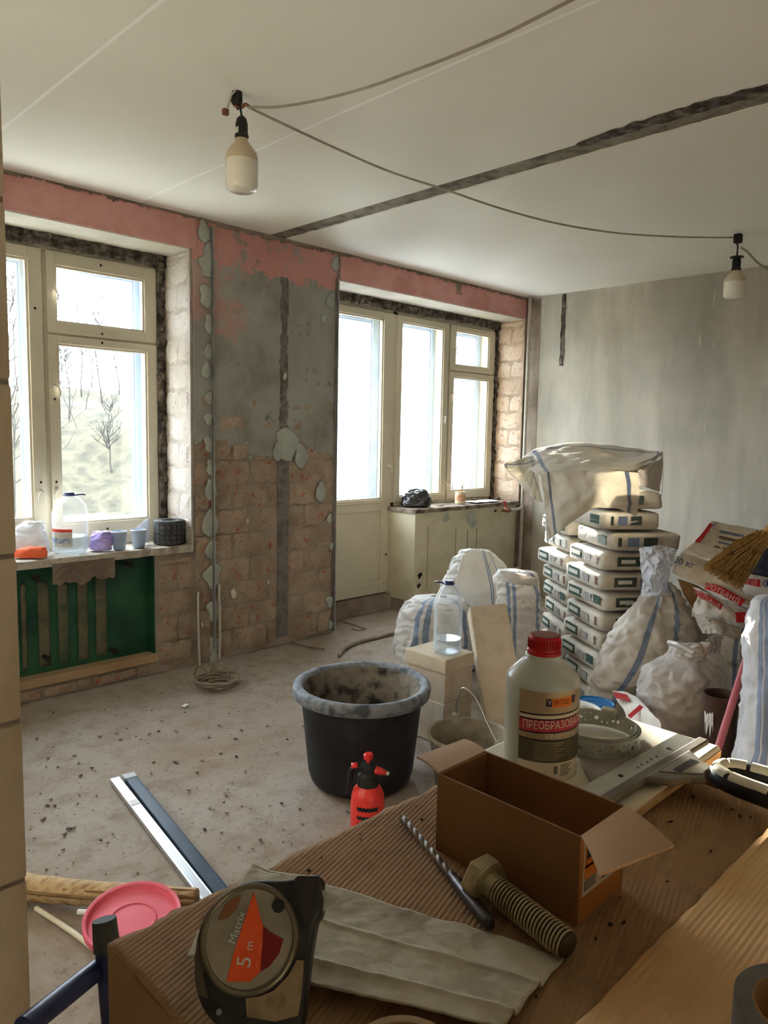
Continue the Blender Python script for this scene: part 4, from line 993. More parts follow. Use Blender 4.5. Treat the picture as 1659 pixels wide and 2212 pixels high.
sackthing([(1080,1150,1232,.0,.7),(1075,1160,1255,0,.8),(1078,1164,1300,0,.8),(1075,1164,1360,0,.8),(1080,1160,1440,0,.8)], M_sackA, 'slim white woven sack standing against the cement bag stacks', 8, 4.02, wr=.018,
          extra=lambda t: psurf([[(1080,1232,3.9),(1120,1240,3.86),(1162,1250,3.9)],[(1085,1255,3.86),(1120,1262,3.82),(1160,1266,3.86)]], 20, 10, .012, 4, 14).build('rolled_edge', M_sackC, t, smooth=True, solid=.004, world=True))
sackthing([(905,990,1288,.06,.7),(880,1012,1310,.0,.8),(866,1020,1350,0,.8),(860,1020,1395,0,.8),(865,1012,1440,0,.8),(880,1000,1482,0,.8)], M_sackA, 'low white woven sack with blue stripes left of the blocks', 13, 4.12, wr=.022,
          extra=lambda t: psurf([[(868,1372,4.1),(885,1365,4.02),(905,1372,4.0)],[(850,1390,4.1),(872,1395,4.0),(900,1400,3.98)],[(852,1412,4.12),(872,1418,4.05),(898,1420,4.02)]], 16, 16, .014, 3, 18).build('crumpled_tail', M_sackC, t, smooth=True, solid=.003, world=True))
sackthing([(1408,1448,1255,.1,.6),(1392,1468,1290,.06,.7),(1345,1490,1345,.0,.75),(1315,1480,1405,-.04,.8),(1292,1445,1455,-.05,.8),(1278,1400,1500,-.0,.8)], M_sackB, 'long white woven sack with a blue stripe leaning against the cement stack', 17, 3.54, wr=.018, n=110, m=90)
def neckC(t):
    psurf([[(1445,1388,3.16),(1490,1392,3.08),(1530,1380,3.11),(1562,1366,3.2)],[(1462,1402,3.12),(1500,1402,3.04),(1535,1394,3.06),(1558,1384,3.16)],[(1470,1416,3.11),(1500,1420,3.02),(1530,1414,3.04),(1548,1404,3.12)]], 40, 16, .022, 9, 16).build('gathered_mouth', M_sackB, t, smooth=True, solid=.004, world=True)
    MB().tube(catmull([HD(1446, 1388, 3.08), HD(1470, 1395, 3.0), HD(1500, 1412, 2.94)], 12), [.012]*7+[.008]*6, 8).build('neck_roll', M_sackC, t, smooth=True, world=True)
sackthing([(1462,1548,1395,.0,.6),(1452,1545,1420,0,.7),(1408,1550,1450,-.02,.8),(1386,1556,1500,-.02,.85),(1388,1550,1555,-.02,.85),(1410,1530,1602,0,.8)], M_sackC, 'plump dusty white sack with a gathered mouth beside the brown pot', 23, 3.20, wr=.02, n=110, m=80, extra=neckC)
sackthing([(1570,1640,1345,.0,.7),(1552,1650,1390,0,.8),(1548,1650,1450,0,.8),(1550,1650,1520,0,.8),(1560,1640,1585,0,.8)], M_sackA, 'white sack with faint blue stripes behind the pink rod', 29, 3.54, wr=.02)
sackthing([(1640,1700,1285,.05,.7),(1622,1745,1345,.0,.8),(1614,1765,1440,0,.8),(1612,1765,1560,-.02,.8),(1596,1760,1660,-.05,.85),(1590,1740,1710,0,.8)], M_sackE, 'tall white sack with thin blue lines at the right edge of the picture', 31, 2.63, wr=.011, n=110, m=90)
sackthing([(1490,1640,1300,.0,.6),(1470,1660,1340,0,.7),(1450,1680,1400,0,.7),(1460,1680,1500,0,.7),(1470,1680,1575,0,.7)], M_sackB, 'white sack buried under the empty paper bags', 37, 3.98, wr=.03)
# crinkled clear film standing between the stack and the sacks
obj(psurf([[(1380,1184,3.52),(1420,1178,3.50),(1462,1188,3.46)],[(1380,1208,3.48),(1420,1204,3.42),(1452,1214,3.42)],[(1386,1240,3.46),(1418,1238,3.40),(1444,1244,3.42)],[(1384,1292,3.50),(1415,1288,3.44),(1440,1284,3.48)]], 60, 70, .025, 12, 14), 'crinkled_film', sack_mat('crinkled_white_film', base=(sr(212,216,224), sr(232,235,240)), trl=.35), 'crinkled white plastic film standing above the leaning sack', 'plastic', smooth=True, solid=.001)
# ------------------------------------------------------------------ empty paper plaster bags
def print_on(par, mb_rows, u0, u1, v0, v1, mat, nm, lift=.006):
    s = psurf(mb_rows, 40, 40, .0, 1)
    toc = -ray(1560, 1230).normalized()
    def P(u, v): return s.v[int(round(lerp(v0, v1, v)*40))*41+int(round(lerp(u0, u1, u)*40))]+toc*lift
    return MB().grid(P, 10, 6, uv=False).build(nm, mat, par, solid=.0006, world=True)
def px_text(par, s, px, py, d, ang, size_px, mat, sx=1.0, nm='lettering'):
    o_ = HD(px, py, d); a = HD(px+10*math.cos(ang), py-10*math.sin(ang), d)-o_; b = HD(px-10*math.sin(ang), py-10*math.cos(ang), d)-o_
    m = world_mat(par).inverted() @ frame3(o_, a, b)
    return text_part(s, size_px*1.35*d/FPX, mat, par, m, .0004, None, nm, 'CENTER', sx)
t = root('paper_bag', 'big empty white plaster bag with red lettering lying open on the sack heap', 'paper bag', HD(1560, 1290, 3.55), 'empty paper bags on the heap')
R1 = [[(1536,1126,3.75),(1600,1138,3.72),(1700,1158,3.65)],[(1510,1160,3.62),(1590,1180,3.58),(1700,1205,3.5)],[(1472,1195,3.52),(1560,1215,3.42),(1700,1262,3.32)]]
psurf(R1, 36, 26, .012, 3, 9).build('upper_panel', M_paper, t, smooth=True, solid=.003, world=True)
R2 = [[(1472,1193,3.52),(1530,1212,3.44),(1600,1250,3.36),(1660,1300,3.30)],[(1456,1212,3.46),(1520,1236,3.37),(1590,1272,3.30),(1650,1310,3.28)],[(1448,1236,3.46),(1530,1272,3.36),(1590,1296,3.32),(1640,1318,3.3)]]
psurf(R2, 36, 20, .010, 5, 9).build('gusset', M_paper, t, smooth=True, solid=.003, world=True)
psurf([[(1462,1250,3.62),(1500,1262,3.62),(1540,1285,3.62)],[(1480,1290,3.6),(1510,1300,3.6),(1540,1312,3.6)],[(1500,1316,3.58),(1525,1322,3.56),(1560,1330,3.56)]], 16, 16, .01, 6, 12).build('inside', M_card, t, smooth=True, solid=.002, world=True)
print_on(t, R1, .0, .10, .1, .62, M_redprint, 'red_label', .016)
px_text(t, 'РОТБАНД', 1533, 1152, 3.56, 1.02, 8, M_pale)
print_on(t, R1, .10, .14, .02, .18, M_bprint, 'blue_logo', .016)
for i in range(4): print_on(t, R1, .25+.02*i, .55+.03*i, .22+.13*i, .27+.13*i, M_rust if i % 2 else M_bprint, 'print_line', .014)
px_text(t, '30 кг', 1478, 1216, 3.36, -.35, 15, M_blueprint)
R3 = [[(1526,1258,3.34),(1560,1268,3.30),(1610,1296,3.26)],[(1522,1272,3.33),(1555,1284,3.29),(1600,1310,3.26)]]
psurf(R3, 20, 8, .004, 5, 9).build('red_label', M_redprint, t, smooth=True, solid=.001, world=True)
px_text(t, 'РОТБАНД', 1562, 1282, 3.235, -.48, 12, M_pale)
t = root('paper_bag', 'crumpled plaster bag with a red label below the big bag', 'paper bag', HD(1560, 1350, 3.5), 'empty paper bags on the heap')
psurf([[(1495,1268,3.5),(1540,1285,3.42),(1590,1318,3.38),(1640,1335,3.4)],[(1505,1290,3.46),(1545,1312,3.4),(1590,1336,3.36),(1640,1352,3.38)],[(1490,1330,3.5),(1540,1340,3.42),(1590,1352,3.38),(1640,1372,3.4)]], 40, 24, .02, 14, 12).build('body', M_paperw, t, smooth=True, solid=.003, world=True)
psurf([[(1500,1272,3.44),(1530,1286,3.38),(1562,1306,3.35)],[(1506,1288,3.43),(1532,1302,3.37),(1556,1318,3.34)]], 16, 8, .004, 5, 9).build('red_label', M_redprint, t, smooth=True, solid=.001, world=True)
px_text(t, 'РОТБАНД', 1528, 1295, 3.32, -.55, 9.5, M_pale)
psurf([[(1588,1322,3.33),(1615,1322,3.33),(1640,1318,3.33)],[(1590,1344,3.32),(1615,1345,3.32),(1640,1340,3.32)]], 12, 6, .003, 5, 9).build('red_label', M_redprint, t, smooth=True, solid=.001, world=True)
obj(psurf([[(1500,1325,3.36),(1540,1335,3.29),(1600,1360,3.28)],[(1508,1350,3.33),(1550,1356,3.25),(1600,1372,3.25)],[(1515,1368,3.31),(1552,1368,3.24),(1590,1380,3.24)]], 40, 26, .018, 19, 14), 'crumpled_film', sack_mat('dusty_film', base=(sr(168,160,146), sr(196,190,178)), trl=.2), 'dusty crumpled plastic film under the paper bags', 'plastic', smooth=True, solid=.001)
t = root('paper_bag', 'white bag with a red label under the broom at the right edge', 'paper bag', HD(1640, 1260, 3.25), 'empty paper bags on the heap')
psurf([[(1600,1236,3.2),(1640,1244,3.16),(1700,1256,3.14)],[(1596,1258,3.16),(1640,1268,3.1),(1700,1284,3.1)],[(1610,1282,3.2),(1650,1292,3.16),(1700,1300,3.16)]], 26, 18, .008, 21, 12).build('body', M_paperw, t, smooth=True, solid=.003, world=True)
psurf([[(1606,1249,3.13),(1642,1252,3.1)],[(1610,1262,3.12),(1642,1268,3.08)]], 10, 5, .001, 5, 9).build('red_label', M_redprint, t, solid=.001, world=True)
px_text(t, 'ОЛ', 1624, 1259, 3.07, -.1, 11, M_pale); px_text(t, 'Ф', 1656, 1262, 3.07, -.1, 16, M_blueprint)
obj(psack([(1612,1690,1180,0,.3),(1604,1700,1205,0,.35),(1600,1700,1228,0,.35),(1604,1700,1246,0,.3)], n=60, m=30, wr=.012, seed=33, base_d=3.22, ws=10), 'plastic_bag', M_darkblue, 'dark blue plastic bag behind the straw broom', 'bag', smooth=True)
# straw broom
t = root('straw_broom', 'straw broom lying head down across the paper bags at the right edge', 'broom', HD(1640, 1180, 3.12))
random.seed(5)
kn = HD(1650, 1160, 3.10); st = MB()
for i in range(330):
    a = random.random(); q = random.random()
    ex_, ey_ = lerp(1522, 1600, a**1.1), lerp(1222, 1268, a)+random.uniform(-8, 10)
    e = HD(ex_+random.uniform(-4, 4), ey_, 3.05+random.uniform(-.06, .05)); s_ = kn+RT*random.uniform(-.022, .022)+Vector((0, 0, random.uniform(-.03, .03)))+FW*random.uniform(-.03, .03)
    md = s_.lerp(e, .5)+Vector((0, 0, .02*(1-a)))+Vector((random.uniform(-.012, .012), random.uniform(-.012, .012), random.uniform(-.012, .012)))
    st.tube(catmull([s_, md, e], 5), [.0026]*3+[.0016]*3, 3, caps=False)
tag(st.build('bristles', M_straw, t, world=True), kind='stuff')
MB().tube(catmull([kn.lerp(HD(1700, 1105, 3.12), f) for f in (-.05, .3, .7, 1.0)], 10), [.024, .024, .023, .022, .021, .02, .02, .02, .02, .02, .02], 12).build('stalk_bundle', M_straw, t, smooth=True, world=True)
# pink rod, pot, lids, flattened bag
a, b = HD(1564, 1576, 2.72), HD(1645, 1318, 3.0); a = a+(a-b)*(a.z/(b.z-a.z))
obj(MB().tube([a+(b-a)*f for f in (0, .25, .5, .75, 1)], [.012, .013, .014, .014, .014], 12), 'pink_rod', M_pinkrod, 'dusty pink plastic rod leaning between the sacks', 'rod', smooth=True)
c = HZ(1543, 1722, 0); dP = (c-CAM).dot(_f); k = dP/FPX; hP = HD(1543, 1490, dP).z
t = root('brown_pot', 'dark brown pot with white paint drips standing by the plump sack', 'pot', c)
r_ = 33*k
MB().lathe([(0, 0), (r_*.9, 0), (r_, .02), (r_*1.02, hP*.55), (r_*.95, hP*.72), (r_*.98, hP*.80), (r_*1.12, hP*.93), (r_*1.14, hP), (r_*1.02, hP), (r_*.9, hP*.85), (r_*.9, .02), (0, .02)], 36, caps=False).build('pot_body', M_brown, t, smooth=True, auto=.9)
MB().grid(lambda u, v: (r_*(1.04+.1*(v if v > .5 else .2))*math.cos(lerp(3.1, 3.7, u)-.55), r_*(1.04+.1*(v if v > .5 else .2))*math.sin(lerp(3.1, 3.7, u)-.55), lerp(hP*(.62+.12*N3((u*6, 0, 0), 1)+.10*abs(math.sin(u*9))), hP*(.84+.06*N3((u*5, 3, 0), 1)), v)), 14, 10, uv=False).build('paint_drip', M_white, t, smooth=True)
def lid(px, py, wpx, z, mat, label, tilt, nm='bucket_cover'):
    c = HZ(px, py, z); d = (c-CAM).dot(_f); r = wpx/2*d/FPX
    t = root(nm, label, 'lid', c, rot=tilt)
    MB().lathe([(0, .004), (r*.90, .004), (r*.92, .008), (r*.94, .018), (r, .02), (r*1.01, .014), (r, .0), (r*.9, 0), (0, 0)], 44, caps=False).build('disc', mat, t, smooth=True, auto=.6)
    MB().lathe([(r*.985, .019), (r*1.012, .021), (r*1.012, .013)], 44, caps=False).build('rim', mat, t, smooth=True)
    MB().lathe([(r*.5, .0045), (r*.5, .0065), (r*.47, .0065), (r*.47, .0045)], 36, caps=False).build('ring', mat, t, smooth=True)
    return t
def lidded(px, py, wpx, z, mat, label):
    c = HZ(px, py, z); d = (c-CAM).dot(_f); r = wpx/2*d/FPX
    t = root('lidded_bucket', label, 'bucket', (c.x, c.y, 0))
    MB().lathe([(0, 0), (r*.8, 0), (r*.82, .01), (r*.95, z-.016), (r*.95, z-.014)], 40).build('bucket_body', M_white, t, smooth=True, auto=.6)
    cv = MB().lathe([(r*.96, z-.02), (r, z-.018), (r*1.01, z-.004), (r*.98, z), (r*.92, z-.002), (r*.90, z-.006), (0, z-.006)], 44, caps=False).build('cover', mat, t, smooth=True, auto=.7)
    MB().lathe([(r*.5, z-.0055), (r*.5, z-.0035), (r*.47, z-.0035), (r*.47, z-.0055)], 36, caps=False).build('ring', mat, cv, smooth=True)
lidded(1284, 1517, 84, .25, M_bluep, 'blue-lidded bucket beyond the coil of steel strip')
lidded(1240, 1530, 118, .30, M_white, 'white-lidded bucket hidden behind the rust-remover bottle')
t = root('paper_bag', 'flattened white and red paper bag on the floor beside the blue lid', 'paper bag', HZ(1380, 1540, 0), 'empty paper bags on the heap')
psurf([[(x_, y_, d_-.07) for x_, y_, d_ in r_w] for r_w in [[(1322,1492,3.30),(1350,1496,3.27),(1376,1506,3.18)],[(1334,1515,3.20),(1368,1525,3.10),(1412,1545,2.92)],[(1352,1545,3.08),(1385,1560,2.99),(1426,1562,2.85)],[(1358,1600,3.02),(1392,1610,2.94),(1426,1606,2.83)],[(1360,1676,3.0),(1394,1690,2.92),(1426,1706,2.81)]]], 36, 44, .010, 24, 10).build('body', M_paperw, t, smooth=True, solid=.003, world=True)
psurf([[(1324,1494,3.18),(1354,1500,3.15)],[(1330,1508,3.12),(1362,1514,3.06)]], 10, 6, .002, 5, 9).build('red_label', M_redprint, t, solid=.001, world=True)
psurf([[(1356,1545,2.95),(1382,1522,2.98)],[(1362,1552,2.93),(1390,1528,2.96)]], 8, 4, .001, 5, 9).build('red_stripe', M_redprint, t, solid=.001, world=True)

# ------------------------------------------------------------------ cables and bits on the floor by the pier
def floor_line(pts, r, name, mat, label, cat='cable', n=40, z=None):
    q = [HZ(x, y, (z or r)) for x, y in pts]
    return obj(MB().tube(catmull(q, n), r, 7), name, mat, label, cat, smooth=True)
floor_line([(732,1416),(745,1400),(765,1390),(800,1380),(862,1365)], .012, 'floor_hose', M_cable, 'dusty grey hose curving on the floor behind the tub', 'hose')
floor_line([(628,1380),(636,1388),(660,1395),(700,1402)], .006, 'wire_offcut', M_cable, 'bent wire offcut lying by the foot of the pier')
floor_line([(735,1342),(760,1348),(790,1358)], .005, 'wire_offcut', M_cable, 'straight wire offcut on the floor in front of the balcony door')
floor_line([(760,1358),(775,1362),(790,1358)], .004, 'wire_offcut', M_cable, 'tiny wire offcut next to the straight one by the balcony door')
cc = HZ(468, 1482, 0)
t = root('cable_coil', 'dusty coil of cable at the foot of the pier under the plaster beacon', 'cable', cc)
random.seed(8)
for j in range(4):
    r0 = .075+.01*j; pts = [(r0*1.15*math.cos(a*.4+j), r0*math.sin(a*.4+j), .008+.012*j+.006*math.sin(a)) for a in range(17)]
    MB().tube(catmull(pts, 60), .007, 6).build('loop', M_cable, t, smooth=True)
for pts in ([(418,1460),(425,1440),(440,1445),(455,1462),(470,1470)], [(450,1430),(470,1450),(490,1440),(492,1465),(470,1478)], [(445,1470),(460,1440),(470,1430),(488,1418)]):
    MB().tube(catmull([HD(x, y, (cc-CAM).dot(_f)+.08)-cc for x, y in pts], 30), .006, 6).build('strand', M_cable, t, smooth=True)
for nm, pts, lb in (('conduit', [(428,1278),(428,1330),(430,1400),(432,1440)], 'thin white cable hanging down the brick pier left of the beacon'), ('conduit', [(474,1262),(474,1300),(475,1360),(474,1425)], 'short grey conduit on the pier right of the beacon')):
    q = [HY(x, y, YW-.03) for x, y in pts]
    obj(MB().tube(catmull(q, 24), .008 if lb[0] == 's' else .006, 8), 'wall_cable', M_pale if lb[0] == 't' else M_pipe, lb, 'cable', smooth=True)
random.seed(31); db = MB()                       # crumbs nobody could count
for i in range(300):
    px, py = random.uniform(60, 900), random.uniform(1420, 1900)
    p = HZ(px, py, 0)
    if p.y > YW-.05 or math.hypot(p.x-TUB[0], p.y-TUB[1]) < .26 or math.hypot(p.x-SPR[0], p.y-SPR[1]) < .13 or math.hypot(p.x-cc.x, p.y-cc.y) < .17: continue
    q0, q1 = HZ(262, 1690, 0), HZ(500, 1990, 0); tt = max(0, min(1, (p-q0).dot(q1-q0)/(q1-q0).length_squared))
    if (p-q0.lerp(q1, tt)).length < .11: continue
    s = random.choice((.003, .004, .006, .009)); db.box((p.x, p.y, s*.3), (s*random.uniform(.8, 2), s, s*.7), Matrix.Rotation(random.uniform(0, 3), 3, 'Z'))
tag(db.build('floor_crumbs', pm('crumbs', [sr(90,78,68), sr(170,156,140), sr(60,54,50)], 30, .9, 0)), 'scattered plaster crumbs on the dusty floor', 'debris', kind='stuff')
obj(MB().box(HZ(400, 1524, .004), (.035, .02, .006), Matrix.Rotation(.5, 3, 'Z')), 'plaster_chip', M_white, 'small white chip lying alone on the open floor', 'debris')
# ------------------------------------------------------------------ big carton that serves as the work table
TZ = 1.0
def proj(p):
    q = RM.transposed() @ (Vector(p)-CAM); return 829.5+FPX*q.x/-q.z, 1106-FPX*q.y/-q.z
def ZV(x, y, py):
    a, b = 0.0, 1.39
    for _ in range(40):
        m = (a+b)/2
        if proj((x, y, m))[1] > py: a = m
        else: b = m
    return (a+b)/2
def flute_mat(name, cols, scale, rot, bstr, dust):
    t = NT(name); v = t.pos(); a = t.noise(v, 5, 8, .65); d = t.noise(v, 90, 6, .7); e = t.noise(v, 22, 8, .7)
    wv = t.n('TexWave'); wv.inputs['Scale'].default_value = scale; wv.inputs['Distortion'].default_value = .6; wv.bands_direction = 'Y'
    wv.inputs['Detail'].default_value = 1; wv.inputs['Detail Scale'].default_value = .6
    t.l(t.pos((1,1,1), rot), wv.inputs['Vector'])
    c = t.ramp(a, [(.35, cols[0]), (.65, cols[1])])
    c = t.mix(t.ramp(e, [(.52, (0,0,0)), (.68, (dust,)*3)]), c, sr(92,70,52))
    h = t.math('ADD', t.math('MULTIPLY', wv.outputs['Fac'], 1.0), t.math('MULTIPLY', d, .5))
    return t.bsdf(c, .9, 0, h, bstr, .0022, .15)
M_flute = flute_mat('single_face_cardboard', (sr(160,126,92), sr(180,148,114)), 66, -.28, .24, .4)
M_flap = flute_mat('sunlit_cardboard_flap', (sr(222,180,126), sr(230,190,138)), 60, -.02, .3, .1)  # paler, warmer tan than the top sheet: sunny glow put into the colour
t = root('large_carton', 'large brown carton standing as a work table in the foreground', 'carton', (.545, .25, 0))
X0, X1, Y0, Y1 = .236, .858, -.02, .527
b = MB().ext(X0, X1, Y0, Y1-.004, .005, TZ-.006).build('carton_body', M_card, t, bevel=.003, world=True)
def top(u, v):
    x, y = lerp(X0-.004, X1, u), lerp(.233, Y1, v)
    if v > .985: y += .006*N3((x, 0, 0), 40)+.003*N3((x, 2, 0), 130)
    if u < .012: x += .004*N3((0, y, 0), 60)
    return (x, y, TZ-.001+.0012*N3((x, y, 0), 12))
MB().grid(top, 90, 50, uv=False).build('top_sheet', M_flute, t, smooth=True, solid=.004, off=-1, world=True)
def flap(u, v):
    x, y = lerp(X0, X1-.002, u), lerp(.233, -.03, v); k = (.233-y)
    return (x+(.004*N3((x, 7, 0), 60) if v < .03 else 0), y+(.004*N3((x, 3, 0), 30) if v < .02 else 0), TZ+.002+math.tan(math.radians(11))*k*(1-math.exp(-k*60))+.001*N3((x, y, 0), 14))
MB().grid(flap, 60, 40, uv=False).build('raised_flap', M_flap, t, smooth=True, solid=.004, off=-1, world=True)
MB().grid(lambda u, v: (X0-.003, lerp(Y0, Y1, u), lerp(.35, TZ-.004, v)-.0), 20, 10, uv=False).build('side_sheet', M_cardin, t, solid=.003, world=True)
random.seed(17); cr = MB()
for i in range(60):
    x, y = random.uniform(.4, .84), random.uniform(.25, .51); s = random.choice((.001, .0014, .002))
    cr.box((x, y, TZ+s*.4), (s*1.5, s, s), Matrix.Rotation(random.random()*3, 3, 'Z'))
tag(cr.build('table_crumbs', M_brown), 'tiny dark crumbs scattered over the cardboard', 'debris', kind='stuff')

# white laminated board that sticks out on the right
M_lam = pm('white_laminate', [sr(226,218,196), sr(236,230,212)], 12, .55, .1)
BT = 1.016
t = root('laminated_board', 'white laminated chipboard piece sticking out under the steel spatula', 'board', (.77, .43, TZ))
MB().ext(-.15, .163, -.096, .10, .0008, BT-TZ).build('board_core', M_lam, t, bevel=.005, seg=3)
MB().ext(-.15, .158, -.0972, -.0955, .003, BT-TZ-.004).build('edge_band', M_wood, t)

# ------------------------------------------------------------------ crumpled plaster-coated sheet
M_sheet = pm('plaster_coated_sheet', [sr(176,170,150), sr(202,196,178), sr(190,182,160), sr(160,150,128)], 14, .8, .6, 60, .003)
def W(px, py, z): return HZ(px, py, z)
A_, B_, C_, D_ = W(548, 1868, TZ), W(1218, 2074, TZ), W(1082, 2262, TZ), W(400, 2100, TZ)
def shf(u, v):
    p = A_.lerp(B_, u).lerp(D_.lerp(C_, u), v)
    st = lambda c, w_: 1/(1+math.exp(-(v-c)/w_))
    z = TZ+.002+.0055*st(.40+.02*N3((u*3, 0, 0), 2), .012)+.006*st(.80+.03*N3((u*3, 5, 0), 2), .012)
    z += .0030*math.exp(-((v-.415)/.02)**2)+.0030*math.exp(-((v-.82)/.02)**2)
    z += .0012*N3(p, 30)+.0012*abs(N3(p, 70))
    e = min(u, 1-u, v*1.0)
    if e < .03: p = p+Vector((.005*N3(p, 30), .005*N3(p, 33, 4), 0))
    return (p.x, p.y, z)
o = obj(MB().grid(shf, 90, 70, uv=False), 'plaster_sheet', M_sheet, 'grey plaster-coated folded sheet lying under the tape measure', 'sheet', smooth=True, solid=.0015)

# ------------------------------------------------------------------ tape measure
dM = .475; oc = HD(545, 2052, dM); k = dM/FPX
nrm = (CAM-oc).normalized(); aR = _r2.copy(); aR = (aR-nrm*aR.dot(nrm)).normalized(); nrm = (nrm-aR*.14).normalized(); aR = (aR-nrm*aR.dot(nrm)).normalized(); bU = nrm.cross(aR)
t = root('tape_measure', 'black and orange tape measure standing on the plaster sheet', 'tape measure', oc)
t.rotation_euler = Matrix((aR, bU, nrm)).transposed().to_euler()
K = lambda pts: [(x*k, y*k) for x, y in pts]
out = K([(-126,-20),(-124,30),(-108,75),(-80,108),(-44,128),(0,136),(58,137),(88,141),(100,146),(138,146),(146,132),(146,112),(150,96),(146,66),(136,50),(128,0),(120,-80),(112,-142),(60,-160),(0,-160),(-50,-145),(-92,-112),(-116,-70)])
c2 = [Vector((p[0], p[1], 0)) for p in out]; c2 = catmull(c2+[c2[0]], 92)[:-1]
M_case = pm('scuffed_black_case', [sr(16,14,12), sr(30,26,22), sr(52,44,34)], 60, .45, .3, 80, .002, spec=.45)
M_face = pm('dusty_grey_face', [sr(132,122,102), sr(152,140,118)], 40, .6, .15)
M_chrome = pm('scratched_chrome', [sr(112,102,84), sr(140,128,106)], 30, .35, .1, metal=.6)
M_orange2 = pm('orange_sticker', [sr(222,78,34), sr(230,88,42)], 60, .6, .05); M_dred = pm('dark_red_sticker', [sr(120,26,22)], 5, .6, 0)
MB().prism([(p.x, p.y) for p in c2], -.034, -.002).build('case', M_case, t, bevel=.004, seg=3, smooth=True, auto=.8)
ell = lambda cx_, cy_, rx, ry, n=48: [((cx_+rx*math.cos(2*PI*i/n))*k, (cy_+ry*math.sin(2*PI*i/n))*k) for i in range(n)]
rg_ = MB(); A1, A2 = ell(-8, 22, 106, 108), ell(-8, 22, 95, 97)
rg_.v = [Vector((x, y, -.0005)) for x, y in A1]+[Vector((x, y, .0012)) for x, y in A2]
rg_.f = [(i, (i+1) % 48, 48+(i+1) % 48, 48+i) for i in range(48)]; rg_.build('bezel', M_chrome, t, smooth=True, solid=.0015)
MB().prism(ell(-8, 22, 96, 98), -.002, .0004).build('face_plate', M_face, t)
fz = .0006
def poly(pts, mat, nm, z=fz, th=.0003): return MB().prism(K(pts), z, z+th).build(nm, mat, t)
poly([(-6,112),(4,86),(14,58),(20,46),(22,20),(20,-42),(0,-58),(-49,-58),(-40,-10),(-24,50)], M_orange2, 'orange_wedge')
poly([(20,46),(36,34),(66,20),(58,-8),(40,-30),(21,-41)], M_dred, 'dark_red_wedge')
poly([(-66,88),(-50,100),(-34,104),(-40,80),(-60,60),(-80,56)], pm('faded_orange', [sr(132,84,56)], 5, .7, 0), 'faded_mark')
tm = lambda x, y, a: Matrix.Translation((x*k, y*k, fz+.0004)) @ Matrix.Rotation(a, 4, 'Z')
text_part('Matrix', 24*k, M_pale, t, tm(-36, 42, 1.27), .0002); text_part('5', 44*k, M_pale, t, tm(-14, -22, 1.45), .0002); text_part('m', 24*k, M_pale, t, tm(-6, 8, 1.45), .0002); poly([(10,-34),(14,-34),(16,-18),(12,-18)], M_orange, 'small_print', fz+.0004, .0002); poly([(14,-10),(18,-10),(21,14),(17,14)], M_orange, 'small_print', fz+.0004, .0002)
MB().lathe([(14*k, 0), (14*k, .0014), (11*k, .0016), (0, .0016)], 24, c=(51*k, 84*k, .0004)).build('screw', M_blackp, t, smooth=True, auto=.5)
poly([(52,-74),(82,-46),(98,-18),(112,-20),(112,-70),(106,-118),(60,-128),(0,-120),(-6,-88),(24,-84)], pm('worn_beige_grip', [sr(124,104,76), sr(150,126,92), sr(96,80,58)], 50, .7, .2), 'grip', -.001, .002)
poly([(84,138),(92,144),(136,142),(142,120),(130,60),(112,40),(100,76),(84,110)], M_case, 'mouth_guard', -.003, .006)
MB().box((146*k, 96*k, -.014), (.003, .012, .018)).build('tape_hook', M_metal, t)
MB().lathe([(6*k, 0), (6*k, .0012), (0, .0014)], 14, c=(-60*k, -112*k, -.002)).build('rivet', M_metal, t)
poly([(-124,-10),(-108,60),(-80,96),(-92,50),(-104,0),(-100,-50),(-84,-90),(-108,-80)], pm('dusty_olive_rubber', [sr(66,58,40), sr(84,74,54)], 60, .8, .2), 'side_rubber', -.0022, .0012)

# ------------------------------------------------------------------ bolt and drill bit
M_zinc = pm('yellowed_zinc', [sr(168,156,120), sr(190,178,140), sr(150,138,104)], 30, .4, .15, 60, .001, metal=.45)
ha = W(1046, 1902, TZ+.020); tb_ = W(1230, 2046, TZ+.014)
ax = (tb_-ha); Lb = ax.length; zq = ax.normalized(); xq = zq.orthogonal().normalized(); yq = zq.cross(xq)
t = root('hex_bolt', 'thick yellowed hex bolt lying beside the small cardboard box', 'bolt', ha); t.rotation_euler = Matrix((xq, yq, zq)).transposed().to_euler()
hx = [(.0205*math.cos(PI/3*i+.3), .0205*math.sin(PI/3*i+.3)) for i in range(6)]
MB().prism(hx, -.008, .006).build('hex_head', M_zinc, t, bevel=.0015, seg=2)
MB().lathe([(.0, -.0085), (.0155, -.0085), (.0155, -.0078)], 24).build('head_mark', M_zinc, t)
MB().lathe([(.0185, .006), (.0185, .0072), (.0112, .0075), (.0108, .016)], 28).build('collar', M_zinc, t, smooth=True, auto=.5)
def thread(u, v):
    th = 2*PI*u; z = lerp(.014, Lb, v); ph = (z/.0031-u) % 1.0
    r = .0096; e = 1 if v < .985 else .0 if v > .999 else .93
    return (r*e*math.cos(th), r*e*math.sin(th), z)
M_thread_shade = pm('shaded_thread_root', [sr(84,74,54), sr(104,92,68)], 30, .6, .1, metal=.3)  # darker core: shade between the threads put into the colour
MB().grid(thread, 28, 220, wrap=True, uv=False).build('threaded_shank', M_thread_shade, t, smooth=True)
NT_ = int((Lb-.018)/.0033)
MB().tube([(.0108*math.cos(a*PI/9), .0108*math.sin(a*PI/9), .016+.0033*a/18) for a in range(NT_*18+1)], .0010, 5).build('thread_ridge', M_zinc, t, smooth=True)
pa, pb_, pcx = W(864, 1762, TZ+.006), W(976, 1892, TZ+.006), W(1060, 2000, TZ+.010)
t = root('drill_bit', 'long spiral masonry drill bit lying left of the cardboard box', 'drill bit', pa)
